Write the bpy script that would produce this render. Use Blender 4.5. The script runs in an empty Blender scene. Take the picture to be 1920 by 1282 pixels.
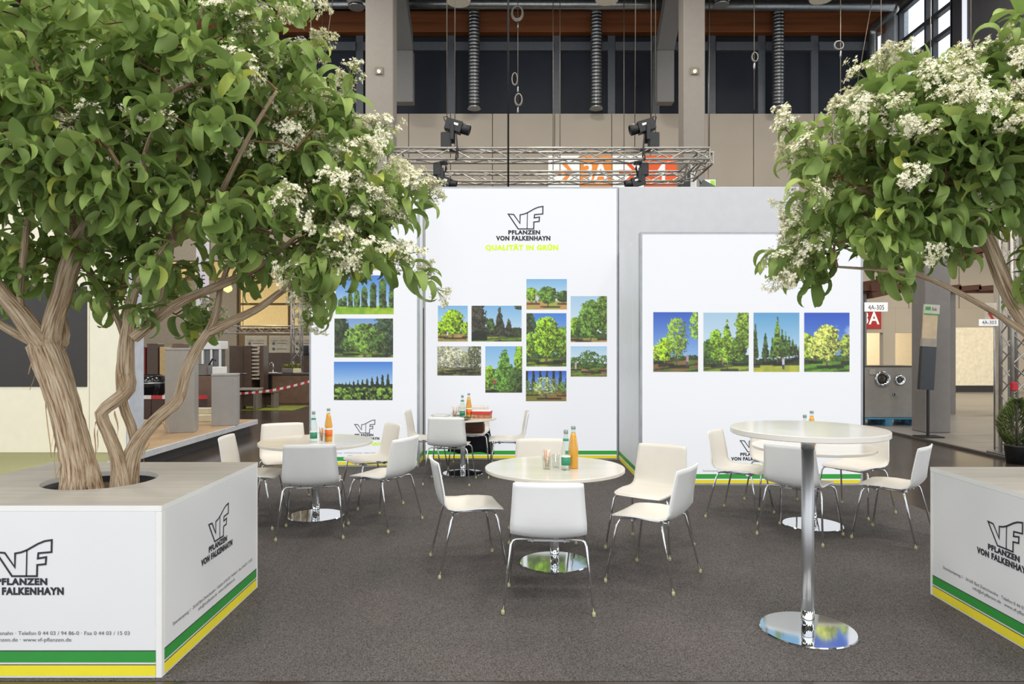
import bpy, math, random
import numpy as np
from mathutils import Vector, Matrix

# ------------------------------------------------------------------ camera, world, lights
scene = bpy.context.scene
COL = scene.collection
F_PX, CX, HY, CAMZ = 1310.0, 960.0, 650.0, 1.62      # focal length in px, principal x, horizon y, eye height

cam_data = bpy.data.cameras.new('camera')
cam_data.sensor_width = 36.0
cam_data.lens = 36.0 * F_PX / 1920.0
cam_data.shift_y = (HY - 641.0) / 1920.0
cam_data.clip_end = 200
cam = bpy.data.objects.new('camera', cam_data)
cam.location = (0, 0, CAMZ)
cam.rotation_euler = (math.pi / 2, 0, 0)
COL.objects.link(cam)
scene.camera = cam

vs = scene.view_settings
vs.view_transform = 'Standard'
vs.look = 'None'
vs.gamma = 1.0
vs.use_curve_mapping = False
vs.exposure = 0.0
scene.cycles.max_bounces = 7; scene.cycles.diffuse_bounces = 3; scene.cycles.glossy_bounces = 4; scene.cycles.transmission_bounces = 6; scene.cycles.transparent_max_bounces = 12

world = bpy.data.worlds.new('world')
scene.world = world
world.use_nodes = True
bg = world.node_tree.nodes['Background']
bg.inputs[0].default_value = (0.93, 0.97, 1.0, 1)
bg.inputs[1].default_value = 1.7

def area_light(name, loc, size, power, color=(1, .95, .87), rot=(0, 0, 0)):
    l = bpy.data.lights.new(name, 'AREA')
    l.shape = 'DISK'; l.size = size; l.energy = power; l.color = color
    o = bpy.data.objects.new(name, l)
    o.location = loc; o.rotation_euler = rot
    COL.objects.link(o)
    return o
# the hall's high-bay lamps (rows running down the hall)
for ly, pw in ((-2.0, 420), (4.5, 300), (11.0, 210)):
    for lx in (-6.0, 0.5, 7.0):
        area_light('hall_lamp', (lx, ly, 12.6), 1.6, pw)
for lx in (-7.0, 1.5, 10.0):
    area_light('hall_lamp', (lx, 17.5, 12.6), 1.6, 420)
for lx, ly, lz, pw in ((-11.0, 31.0, 8.0, 900), (-19.0, 34.0, 8.0, 700), (16.5, 19.0, 5.6, 380), (14.3, 27.0, 4.0, 420)):
    area_light('hall_lamp', (lx, ly, lz), 1.2, pw, (1, .86, .62))

# ------------------------------------------------------------------ helpers
def P(px, py, d):
    return Vector(((px - CX) / F_PX * d, d, CAMZ - (py - HY) / F_PX * d))
def PX(px, d): return (px - CX) / F_PX * d
def PZ(py, d): return CAMZ - (py - HY) / F_PX * d
def s2l(c):
    return tuple(((v / 255.0) / 12.92 if v <= 10.3 else (((v / 255.0) + .055) / 1.055) ** 2.4) for v in c)

MATS = {}
def mat(name, rgb, rough=.5, metal=0.0, var=.06, scale=8.0, bump=0.0, bscale=60.0, emit=0.0, coat=0.0, stretch=None, trans=0.0, spec=None, ior=None):
    if name in MATS: return MATS[name]
    m = bpy.data.materials.new(name); m.use_nodes = True
    nt = m.node_tree; N = nt.nodes; L = nt.links
    b = N['Principled BSDF']
    c = s2l(rgb)
    b.inputs['Roughness'].default_value = rough
    b.inputs['Metallic'].default_value = metal
    if coat: b.inputs['Coat Weight'].default_value = coat; b.inputs['Coat Roughness'].default_value = .08
    if trans: b.inputs['Transmission Weight'].default_value = trans
    if spec is not None: b.inputs['Specular IOR Level'].default_value = spec
    if ior: b.inputs['IOR'].default_value = ior
    tc = N.new('ShaderNodeTexCoord'); mp = N.new('ShaderNodeMapping')
    L.new(tc.outputs['Object'], mp.inputs[0])
    if stretch: mp.inputs['Scale'].default_value = stretch
    nz = N.new('ShaderNodeTexNoise'); nz.inputs['Scale'].default_value = scale; nz.inputs['Detail'].default_value = 4
    L.new(mp.outputs[0], nz.inputs[0])
    rp = N.new('ShaderNodeValToRGB')
    lo = [max(0, x * (1 - var * 1.6)) for x in c]; hi = [min(1, x * (1 + var * 1.6)) for x in c]
    rp.color_ramp.elements[0].position = .3; rp.color_ramp.elements[1].position = .7
    rp.color_ramp.elements[0].color = (*lo, 1); rp.color_ramp.elements[1].color = (*hi, 1)
    L.new(nz.outputs[0], rp.inputs[0]); L.new(rp.outputs[0], b.inputs['Base Color'])
    if emit:
        b.inputs['Emission Strength'].default_value = emit
        L.new(rp.outputs[0], b.inputs['Emission Color'])
    if bump:
        n2 = N.new('ShaderNodeTexNoise'); n2.inputs['Scale'].default_value = bscale; n2.inputs['Detail'].default_value = 3
        L.new(mp.outputs[0], n2.inputs[0])
        bp = N.new('ShaderNodeBump'); bp.inputs['Strength'].default_value = bump; bp.inputs['Distance'].default_value = .01
        L.new(n2.outputs[0], bp.inputs['Height']); L.new(bp.outputs[0], b.inputs['Normal'])
    MATS[name] = m
    return m

class MB:
    """collects boxes, bars, tubes, lathes into one mesh"""
    def __init__(s): s.v = []; s.f = []; s.mi = []; s.sm = []
    def add(s, vs_, fs, mi=0, smooth=False):
        o = len(s.v); s.v += [tuple(p) for p in vs_]
        for f in fs: s.f.append(tuple(i + o for i in f)); s.mi.append(mi); s.sm.append(smooth)
        return s
    def box(s, x0, x1, y0, y1, z0, z1, mi=0):
        v = [(x, y, z) for z in (z0, z1) for y in (y0, y1) for x in (x0, x1)]
        return s.add(v, [(0, 2, 3, 1), (4, 5, 7, 6), (0, 1, 5, 4), (2, 6, 7, 3), (0, 4, 6, 2), (1, 3, 7, 5)], mi)
    def obox(s, c, size, M=None, mi=0):
        M = M or Matrix.Identity(3); c = Vector(c)
        hx, hy, hz = [q / 2 for q in size]
        v = [c + M @ Vector((x, y, z)) for z in (-hz, hz) for y in (-hy, hy) for x in (-hx, hx)]
        return s.add(v, [(0, 2, 3, 1), (4, 5, 7, 6), (0, 1, 5, 4), (2, 6, 7, 3), (0, 4, 6, 2), (1, 3, 7, 5)], mi)
    def bbox(s, x0, x1, y0, y1, z0, z1, b=.005, mi=0):
        """box with chamfered vertical and horizontal edges (a stack of octagonal rings)"""
        def ring(z, i):
            xa, xb, ya, yb = x0 + i, x1 - i, y0 + i, y1 - i
            return [(xa + b, ya, z), (xb - b, ya, z), (xb, ya + b, z), (xb, yb - b, z), (xb - b, yb, z), (xa + b, yb, z), (xa, yb - b, z), (xa, ya + b, z)]
        rs = ring(z0, b) + ring(z0 + b, 0) + ring(z1 - b, 0) + ring(z1, b)
        fs = [tuple(range(7, -1, -1)), tuple(range(24, 32))]
        for k in range(3):
            for i in range(8): j = (i + 1) % 8; fs.append((k * 8 + i, k * 8 + j, k * 8 + 8 + j, k * 8 + 8 + i))
        return s.add(rs, fs, mi)
    def tube(s, pts, r, n=8, mi=0, caps=True, smooth=True):
        pts = [Vector(p) for p in pts]; m = len(pts)
        rr = r if hasattr(r, '__len__') else [r] * m
        T = [(pts[min(i + 1, m - 1)] - pts[max(i - 1, 0)]).normalized() for i in range(m)]
        a = Vector((0, 0, 1)) if abs(T[0].z) < .9 else Vector((1, 0, 0))
        u = T[0].cross(a).normalized(); vs_ = []
        for i in range(m):
            u = (u - T[i] * u.dot(T[i]))
            u = u.normalized() if u.length > 1e-6 else T[i].orthogonal().normalized()
            w = T[i].cross(u)
            for k in range(n):
                t = 2 * math.pi * k / n
                vs_.append(pts[i] + (u * math.cos(t) + w * math.sin(t)) * rr[i])
        fs = [(i * n + k, i * n + (k + 1) % n, (i + 1) * n + (k + 1) % n, (i + 1) * n + k) for i in range(m - 1) for k in range(n)]
        s.add(vs_, fs, mi, smooth)
        if caps:
            o = len(s.v) - len(vs_)
            for f in (tuple(o + k for k in range(n - 1, -1, -1)), tuple(o + (m - 1) * n + k for k in range(n))):
                s.f.append(f); s.mi.append(mi); s.sm.append(False)
        return s
    def lathe(s, prof, n=24, c=(0, 0, 0), mi=0, smooth=True):
        vs_ = []; fs = []; m = len(prof)
        for (r, z) in prof:
            for k in range(n):
                t = 2 * math.pi * k / n
                vs_.append((c[0] + r * math.cos(t), c[1] + r * math.sin(t), c[2] + z))
        for i in range(m - 1):
            for k in range(n):
                fs.append((i * n + k, i * n + (k + 1) % n, (i + 1) * n + (k + 1) % n, (i + 1) * n + k))
        s.add(vs_, fs, mi, smooth)
        o = len(s.v) - len(vs_)
        if prof[0][0] > 1e-4: s.f.append(tuple(o + k for k in range(n - 1, -1, -1))); s.mi.append(mi); s.sm.append(False)
        if prof[-1][0] > 1e-4: s.f.append(tuple(o + (m - 1) * n + k for k in range(n))); s.mi.append(mi); s.sm.append(False)
        return s
    def mesh(s, name, mats):
        me = bpy.data.meshes.new(name); me.from_pydata(s.v, [], s.f)
        for m in (mats if isinstance(mats, (list, tuple)) else [mats]): me.materials.append(m)
        me.polygons.foreach_set('material_index', s.mi); me.polygons.foreach_set('use_smooth', s.sm)
        me.update()
        return me
    def build(s, name, mats, parent=None, loc=None):
        return link(name, s.mesh(name, mats), parent, loc)

def link(name, me, parent=None, loc=None):
    o = bpy.data.objects.new(name, me); COL.objects.link(o)
    if parent: o.parent = parent
    if loc is not None: o.location = loc
    return o
def thing(name, label, cat, loc=(0, 0, 0), rz=0.0, group=None):
    o = bpy.data.objects.new(name, None); o.empty_display_size = .1; COL.objects.link(o)
    o.location = loc; o.rotation_euler = (0, 0, rz)
    o['label'] = label; o['category'] = cat
    if group: o['group'] = group
    return o
def tag(o, label, cat, group=None):
    o['label'] = label; o['category'] = cat
    if group: o['group'] = group
    return o
def struct(o, label=None):
    o['kind'] = 'structure'
    if label: o['label'] = label
    return o
def copy_tree(o, parent=None):
    c = o.copy(); COL.objects.link(c); c.parent = parent
    for ch in list(o.children): copy_tree(ch, c)
    return c

TXT = {}
def text_mesh(s, bold=0.0, depth=.0, spacing=1.0):
    """flat lettering, normalised: x 0..1 is handled by the caller through its bounding box"""
    key = (s, bold, spacing)
    if key not in TXT:
        cu = bpy.data.curves.new('text', 'FONT'); cu.body = s; cu.size = 1.0; cu.offset = bold; cu.space_character = spacing
        cu.resolution_u = 3; cu.fill_mode = 'FRONT'
        ob = bpy.data.objects.new('text', cu); COL.objects.link(ob)
        dg = bpy.context.evaluated_depsgraph_get(); dg.update()
        me = bpy.data.meshes.new_from_object(ob.evaluated_get(dg))
        v = np.array([p.co[:] for p in me.vertices]); fs = [tuple(p.vertices) for p in me.polygons]
        bpy.data.objects.remove(ob); bpy.data.curves.remove(cu); bpy.data.meshes.remove(me)
        TXT[key] = (v, fs)
    return TXT[key]
def put_text(name, s, parent, o, right, up, m, width, capz=None, bold=0.0, spacing=1.0, align='l', lift=.0015):
    """lettering of a given width (and cap height) laid on a surface: o = left (or centre) end of the base line, in the parent's space"""
    v, fs = text_mesh(s, bold, spacing=spacing)
    right = Vector(right).normalized(); up = Vector(up).normalized(); nrm = right.cross(up)
    w = v[:, 0].max() - v[:, 0].min(); sx = width / w; sy = sx
    if capz: sy = capz / .70
    x0 = v[:, 0].min() + (w / 2 if align == 'c' else 0)
    vs_ = [Vector(o) + right * ((p[0] - x0) * sx) + up * (p[1] * sy) + nrm * lift for p in v]
    return MB().add(vs_, fs).build(name, m, parent)

# ------------------------------------------------------------------ materials
WHITE = mat('white_laminate', (232, 231, 229), .35, var=.012, scale=3)
PLWHITE = mat('planter_print_white', (229, 229, 230), .3, var=.01, scale=2)
EDGE = mat('white_edge', (236, 235, 232), .4, var=.01)
GREYWALL = mat('grey_partition', (196, 197, 201), .6, var=.015)
WPART = mat('white_partition', (224, 226, 230), .5, var=.012)
ALU = mat('aluminium', (150, 152, 155), .35, 1.0, var=.05)
TRUSSM = mat('truss_aluminium', (176, 172, 164), .42, .85, var=.08)
CHROME = mat('chrome', (225, 227, 230), .06, 1.0, var=.015)
BRUSHED = mat('brushed_steel', (190, 191, 194), .4, .85, var=.05, scale=30, stretch=(1, 1, .05))
BLACK = mat('black_metal', (22, 22, 24), .45, var=.2)
CHWHITE = mat('chair_white', (238, 238, 237), .28, var=.008)
CHCREAM = mat('chair_cream', (222, 216, 206), .38, var=.01)
CAP = mat('glide_plastic', (186, 180, 140), .5, var=.05)
INK = mat('ink_dark', (45, 44, 52), .6, var=.03)
TEXTG = mat('ink_grey', (98, 98, 104), .6, var=.03)
LIME = mat('ink_lime', (178, 205, 20), .6, var=.02, emit=.55)
GREEN = mat('stripe_green', (52, 148, 62), .45, var=.02)
YELLOW = mat('stripe_yellow', (240, 224, 54), .45, var=.02)
WARMW = mat('warm_white_wall', (226, 214, 190), .7, var=.02)
def thin_glass(name, tint, gloss=.05):
    m = bpy.data.materials.new(name); m.use_nodes = True; nt = m.node_tree; N = nt.nodes; L = nt.links
    tr = N.new('ShaderNodeBsdfTransparent'); tr.inputs[0].default_value = (*tint, 1)
    gl = N.new('ShaderNodeBsdfGlossy'); gl.inputs['Roughness'].default_value = .03
    fr0 = N.new('ShaderNodeLayerWeight'); fr0.inputs[0].default_value = .5; fr = N.new('ShaderNodeMath'); fr.operation = 'POWER'; fr.inputs[1].default_value = 3.5; L.new(fr0.outputs['Facing'], fr.inputs[0])
    nz = N.new('ShaderNodeTexNoise'); nz.inputs['Scale'].default_value = 20
    ad = N.new('ShaderNodeMath'); ad.operation = 'MULTIPLY_ADD'; ad.inputs[1].default_value = .6; ad.inputs[2].default_value = gloss
    L.new(fr.outputs[0], ad.inputs[0]); ms = N.new('ShaderNodeMixShader'); L.new(ad.outputs[0], ms.inputs[0])
    L.new(tr.outputs[0], ms.inputs[1]); L.new(gl.outputs[0], ms.inputs[2]); L.new(ms.outputs[0], N['Material Output'].inputs['Surface'])
    return m
GLASS = thin_glass('clear_glass', (.94, .96, .95))

def emit_mat(name, rgb, strength):
    m = bpy.data.materials.new(name); m.use_nodes = True; nt = m.node_tree
    b = nt.nodes['Principled BSDF']; c = s2l(rgb)
    b.inputs['Base Color'].default_value = (*[x * .25 for x in c], 1); b.inputs['Roughness'].default_value = .6
    nz = nt.nodes.new('ShaderNodeTexNoise'); nz.inputs['Scale'].default_value = .8; nz.inputs['Detail'].default_value = 1
    tc = nt.nodes.new('ShaderNodeTexCoord'); nt.links.new(tc.outputs['Object'], nz.inputs[0])
    rp = nt.nodes.new('ShaderNodeValToRGB')
    rp.color_ramp.elements[0].color = (*[x * .96 for x in c], 1); rp.color_ramp.elements[1].color = (*c, 1)
    nt.links.new(nz.outputs[0], rp.inputs[0]); nt.links.new(rp.outputs[0], b.inputs['Emission Color'])
    b.inputs['Emission Strength'].default_value = strength
    return m
LIGHTBOX = emit_mat('lightbox_fabric', (246, 248, 252), .71)
LBGREEN = emit_mat('lightbox_green', (60, 175, 70), .55)
LBYELLOW = emit_mat('lightbox_yellow', (250, 228, 50), .6)
LAMPGLOW = emit_mat('lamp_glow', (255, 240, 205), 1.2)
WARMGLOW = emit_mat('warm_lamp', (250, 236, 150), 1.3)

def attr_print_mat():
    m = bpy.data.materials.new('backlit_photo_print'); m.use_nodes = True; nt = m.node_tree
    b = nt.nodes['Principled BSDF']; a = nt.nodes.new('ShaderNodeAttribute'); a.attribute_name = 'print'
    b.inputs['Base Color'].default_value = (.02, .02, .02, 1)
    nt.links.new(a.outputs['Color'], b.inputs['Emission Color'])
    b.inputs['Emission Strength'].default_value = .92; b.inputs['Roughness'].default_value = .5
    return m
PRINT = attr_print_mat()

def carpet_mat():
    m = bpy.data.materials.new('grey_carpet'); m.use_nodes = True; nt = m.node_tree; N = nt.nodes; L = nt.links
    b = N['Principled BSDF']; b.inputs['Roughness'].default_value = .95; b.inputs['Specular IOR Level'].default_value = .1
    tc = N.new('ShaderNodeTexCoord')
    mp = N.new('ShaderNodeMapping'); mp.inputs['Scale'].default_value = (1, 1.0, 1); L.new(tc.outputs['Object'], mp.inputs[0])
    n1 = N.new('ShaderNodeTexNoise'); n1.inputs['Scale'].default_value = 165; n1.inputs['Detail'].default_value = 3; n1.inputs['Roughness'].default_value = .7
    n2 = N.new('ShaderNodeTexNoise'); n2.inputs['Scale'].default_value = 1.6; n2.inputs['Detail'].default_value = 3
    L.new(mp.outputs[0], n1.inputs[0]); L.new(tc.outputs['Object'], n2.inputs[0])
    r1 = N.new('ShaderNodeValToRGB')
    for e, p, c in zip(r1.color_ramp.elements, (.34, .68), ((44, 41, 40), (124, 119, 116))): e.position = p; e.color = (*s2l(c), 1)
    L.new(n1.outputs[0], r1.inputs[0])
    r2 = N.new('ShaderNodeValToRGB')
    for e, p, c in zip(r2.color_ramp.elements, (.35, .7), ((1, .97, .98), (.90, .92, .92))): e.position = p; e.color = (*c, 1)
    L.new(n2.outputs[0], r2.inputs[0])
    mx = N.new('ShaderNodeMix'); mx.data_type = 'RGBA'; mx.blend_type = 'MULTIPLY'; mx.inputs[0].default_value = 1
    L.new(r1.outputs[0], mx.inputs[6]); L.new(r2.outputs[0], mx.inputs[7]); L.new(mx.outputs[2], b.inputs['Base Color'])
    bp = N.new('ShaderNodeBump'); bp.inputs['Strength'].default_value = .6; bp.inputs['Distance'].default_value = .004
    L.new(n1.outputs[0], bp.inputs['Height']); L.new(bp.outputs[0], b.inputs['Normal'])
    return m
CARPET = carpet_mat()

# ------------------------------------------------------------------ hall shell
hallfloor = mat('hall_floor', (66, 58, 52), .16, var=.12, scale=1.2, spec=.5)
struct(MB().box(-36, 26, -4, 42, -.05, 0).build('floor', hallfloor), 'dark polished brown hall floor')
BEIGE = mat('beige_wall', (178, 167, 152), .75, var=.02, scale=1.0)
JOINT = mat('wall_joint', (96, 88, 78), .9, var=.05)
WALLY = 25.0; ZB = PZ(213, WALLY)                      # top of the beige storey
wb = struct(MB().box(-7.2, 22, WALLY + .06, WALLY + .3, 3.0, ZB - .02).build('wall_back', JOINT), 'beige panelled rear wall of the hall')
xs = [-7.2, -5.4, -3.7, -2.2, -.7, PX(1040, 25), PX(1147, 25), PX(1220, 25), PX(1300, 25), PX(1413, 25), PX(1527, 25), 12.4, 14.2, 16.0, 17.8, 19.9, 22]
xs = sorted(xs)
for a, b in zip(xs[:-1], xs[1:]):
    MB().bbox(a + .012, b - .012, WALLY, WALLY + .06, 3.0, ZB, .006).build('panel', BEIGE, wb)
# lower right: piers around lit openings
for a, b in ((8.5, 12.35), (13.28, 13.72), (14.72, 22)):
    MB().bbox(a, b, WALLY, WALLY + .25, 0, 3.0, .006).build('pier', BEIGE, wb)
for a, b in ((12.35, 13.28), (13.72, 14.72)):
    MB().bbox(a, b, WALLY, WALLY + .25, 2.12, 3.0, .006).build('lintel', BEIGE, wb)
MB().bbox(-7.2, -6.6, WALLY, WALLY + .25, 0, 3.0, .006).build('pier', BEIGE, wb)
struct(MB().box(12, 20, 30, 30.1, 0, 4).build('wall_passage', WARMW), 'warm lit passage wall seen through the openings')
# header over the wide opening on the left, hall beyond
HEAD = mat('header_beige', (172, 158, 138), .8, var=.03)
wl = struct(MB().box(-36, -7.2, WALLY + .06, WALLY + .3, 4.7, ZB).build('wall_header', JOINT), 'beige wall above the wide opening to the next hall')
for k in range(8):
    MB().bbox(-36 + k * 3.6 + .012, -36 + (k + 1) * 3.6 - .012, WALLY, WALLY + .06, 4.7, ZB, .006).build('panel', HEAD, wl)
FARW = mat('far_wall_dark', (104, 88, 66), .8, var=.06)
wf = struct(MB().box(-36, -4, 40, 40.3, 0, 9).build('wall_far', FARW), 'far wall of the neighbouring hall with cream panels')
CREAM = mat('cream_panel', (238, 214, 158), .7, var=.03)
DOORG = mat('grey_gate', (130, 124, 116), .7, var=.04)
for i in range(9):
    for j in range(4):
        x0 = -33.0 + i * 2.9; z0 = 2.6 + j * 1.45
        if 4 <= i <= 5 and j < 2: continue
        MB().bbox(x0 + .1, x0 + 2.8, 39.9, 40.0, z0 + .06, z0 + 1.39, .02).build('panel', CREAM, wf)
MB().bbox(-21.3, -15.7, 39.85, 40.0, 0, 5.4, .02).build('gate', DOORG, wf)
CEIL = mat('ceiling_metal', (70, 68, 66), .6, var=.1)
cl = struct(MB().box(-36, 13.5, -4, 42, 13.95, 14.1).build('ceiling', CEIL), 'dark corrugated hall ceiling')
rib = MB().box(-.04, .04, 0, 4, 0, .12).mesh('rib', CEIL)
for k in range(120):
    o = link('rib', rib, cl, (-14 + k * .225, 21.0, 13.84))
# upper glazing: dark curtained windows between mullions
GLZ = mat('dark_glazing', (42, 46, 54), .55, var=.1, scale=.6, spec=.15)
MULL = mat('mullion_grey', (88, 92, 98), .5, var=.05)
WOOD = mat('glulam_beam', (128, 72, 34), .55, var=.16, scale=2, stretch=(.15, 2, 4))
wz0, wz1, wzt = ZB, PZ(98, WALLY), PZ(62, WALLY)
win_edges = [PX(p, 25) for p in (430, 560, 672, 845, 1045, 1148, 1232, 1338, 1432, 1532, 1640)]
n = 0
for a, b in zip(win_edges[:-1], win_edges[1:]):
    n += 1
    w = struct(MB().box(a + .06, b - .06, WALLY + .32, WALLY + .36, wz0, wzt).build('window_%d' % n, GLZ), 'dark window of the upper glazing band')
    f = MB()
    f.box(a, a + .13, WALLY + .2, WALLY + .34, wz0, wzt); f.box(b - .13, b, WALLY + .2, WALLY + .34, wz0, wzt)
    f.build('window_frame', MULL, w)
    MB().box(a + .13, b - .13, WALLY + .1, WALLY + .34, PZ(92, 25), PZ(76, 25)).build('transom', MULL, w)
struct(MB().box(-36, 13.3, WALLY + .40, WALLY + .6, ZB, 14).build('wall_clerestory', mat('night_wall', (30, 30, 32), .8)), 'dark wall behind the upper glazing')
struct(MB().bbox(-14, 13.3, WALLY - .1, WALLY + .3, wzt, PZ(22, 25), .02).build('trim_1', WOOD), 'brown glulam beam over the upper windows')
struct(MB().bbox(-14, 13.3, WALLY - 1.2, WALLY - .9, 13.45, 13.95, .02).build('trim_2', mat('glulam_dark', (74, 44, 28), .6, var=.15, scale=2, stretch=(.15, 2, 4))), 'dark brown timber purlin under the ceiling')
# right clerestory wall with bright windows
RX = 13.35
DARKW = mat('dark_curtain_wall', (52, 51, 54), .7, var=.06)
struct(MB().box(RX + .1, RX + .3, 14.5, 21.4, 6.2, 14).build('wall_right', DARKW), 'dark upper side wall of the hall')
struct(MB().box(RX, RX + .3, 21.4, 25.3, 6.2, 7.6).build('wall_right_sill', mat('sill_grey', (150, 150, 150), .6)), 'grey sill wall under the bright side windows')
struct(MB().box(RX, RX + .5, 24.4, 25.3, 7.6, 14).build('wall_corner', mat('corner_white', (190, 196, 202), .6)), 'pale corner pier beside the bright side windows')
n += 1
wr = struct(MB().box(RX + .2, RX + .22, 21.4, 24.4, 7.6, 13.3).build('window_%d' % n, mat('bright_pane', (235, 240, 245), .05, trans=1.0, ior=1.0, var=0)), 'bright side window with daylight')
FR = mat('frame_dark', (60, 62, 66), .5)
for y in (21.4, 22.35, 22.75, 24.3):
    MB().box(RX + .1, RX + .26, y - .05, y + .05, 7.6, 13.3).build('mullion', FR, wr)
for z in (7.6, 9.5, 11.4, 12.15, 13.25):
    MB().box(RX + .08, RX + .26, 21.4, 24.4, z - .06, z + .06).build('transom', FR, wr)
struct(MB().box(RX - .1, RX + .4, -4, 25.3, 13.3, 13.95).build('trim_3', mat('eave_beam', (92, 88, 84), .6)), 'grey eave beam above the side windows')
n += 1
w2 = struct(MB().box(RX + .02, RX + .08, 20.62, 20.76, 7.6, 13.3).build('window_%d' % n, emit_mat('daylight_slit', (235, 240, 248), .9)), 'narrow bright daylight slit in the dark side wall')
struct(MB().box(RX, 26, -4, 30, 6.1, 6.25).build('ceiling_aisle', mat('aisle_ceiling', (180, 172, 160), .8)), 'low ceiling over the side aisle')
# free standing columns with rear posts and braces
COLM = mat('column_beige', (138, 131, 123), .7, var=.02)
COLM2 = mat('column_grey', (122, 120, 118), .7, var=.02)
for i, (a, b, a2, b2, sgn) in enumerate(((685, 737, 740, 776, 1), (1282, 1322, 1230, 1262, -1))):
    t = thing('hall_column', 'beige square hall column with raking brace, ' + ('behind the left tree crown' if i == 0 else 'above the orange arrow sign'), 'column', (PX((a + b) / 2, 20), 20.3, 0))
    ox, oy = t.location.x, t.location.y
    MB().bbox(PX(a, 20) - ox, PX(b, 20) - ox, -.3, .35, 0, 14, .02).build('shaft', COLM, t)
    MB().bbox(PX(a2, 24) - ox, PX(b2, 24) - ox, 3.5, 3.9, ZB, PZ(98, 24), .02).build('rear_post', COLM2, t)
    xm = PX((a2 + b2) / 2, 24) - ox; hw = PX(b2, 24) - PX(a2, 24)
    m = MB(); x1 = 0 + sgn * .05
    zA, zB_ = PZ(98, 24), 14.0
    v = []
    for (x, y, z) in ((xm - hw / 2, 3.5, zA), (xm + hw / 2, 3.5, zA), (x1 + hw / 2, -.1, zB_ + .2), (x1 - hw / 2, -.1, zB_ + .2)):
        v.append((x, y, z)); 
    v += [(x, y, z + .55) for (x, y, z) in v]
    m.add(v, [(0, 3, 2, 1), (4, 5, 6, 7), (0, 1, 5, 4), (1, 2, 6, 5), (2, 3, 7, 6), (3, 0, 4, 7)])
    m.build('brace', COLM2, t)
    pm = MB().bbox(-.11, .11, -.04, 0, -.11, .11, .01).build('sensor_plate', mat('sensor_plate', (120, 112, 98), .4), t, (0, -.3, PZ(133, 20)))
    MB().lathe([(.05, 0), (.05, .03), (.02, .05)], 12).build('lens', LAMPGLOW, pm, (.0, -.04, -.03)).rotation_euler = (math.pi / 2, 0, 0)

# carpet, neighbour platforms
tag(MB().bbox(-3.02, 4.09, 3.385, 10.3, 0, .003, .001).build('booth_carpet', CARPET), 'grey speckled carpet covering the booth floor', 'carpet')

# ------------------------------------------------------------------ printed photographs on the lightboxes
def vnoise(h, w, cells, rng):
    gh, gw = max(2, int(cells * h / w) + 2), int(cells) + 2
    g = rng.random((gh, gw)); y = np.linspace(0, gh - 1.001, h); x = np.linspace(0, gw - 1.001, w)
    yi = y.astype(int); xi = x.astype(int); fy = (y - yi)[:, None]; fx = (x - xi)[None, :]
    fy = fy * fy * (3 - 2 * fy); fx = fx * fx * (3 - 2 * fx)
    a = g[yi][:, xi]; b = g[yi][:, xi + 1]; c = g[yi + 1][:, xi]; d = g[yi + 1][:, xi + 1]
    return (a * (1 - fx) + b * fx) * (1 - fy) + (c * (1 - fx) + d * fx) * fy
def fbm(h, w, cells, rng, o=4):
    r = np.zeros((h, w)); a = 1.0; t = 0
    for k in range(o): r += a * vnoise(h, w, cells * 2 ** k, rng); t += a; a *= .62
    return r / t
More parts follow.
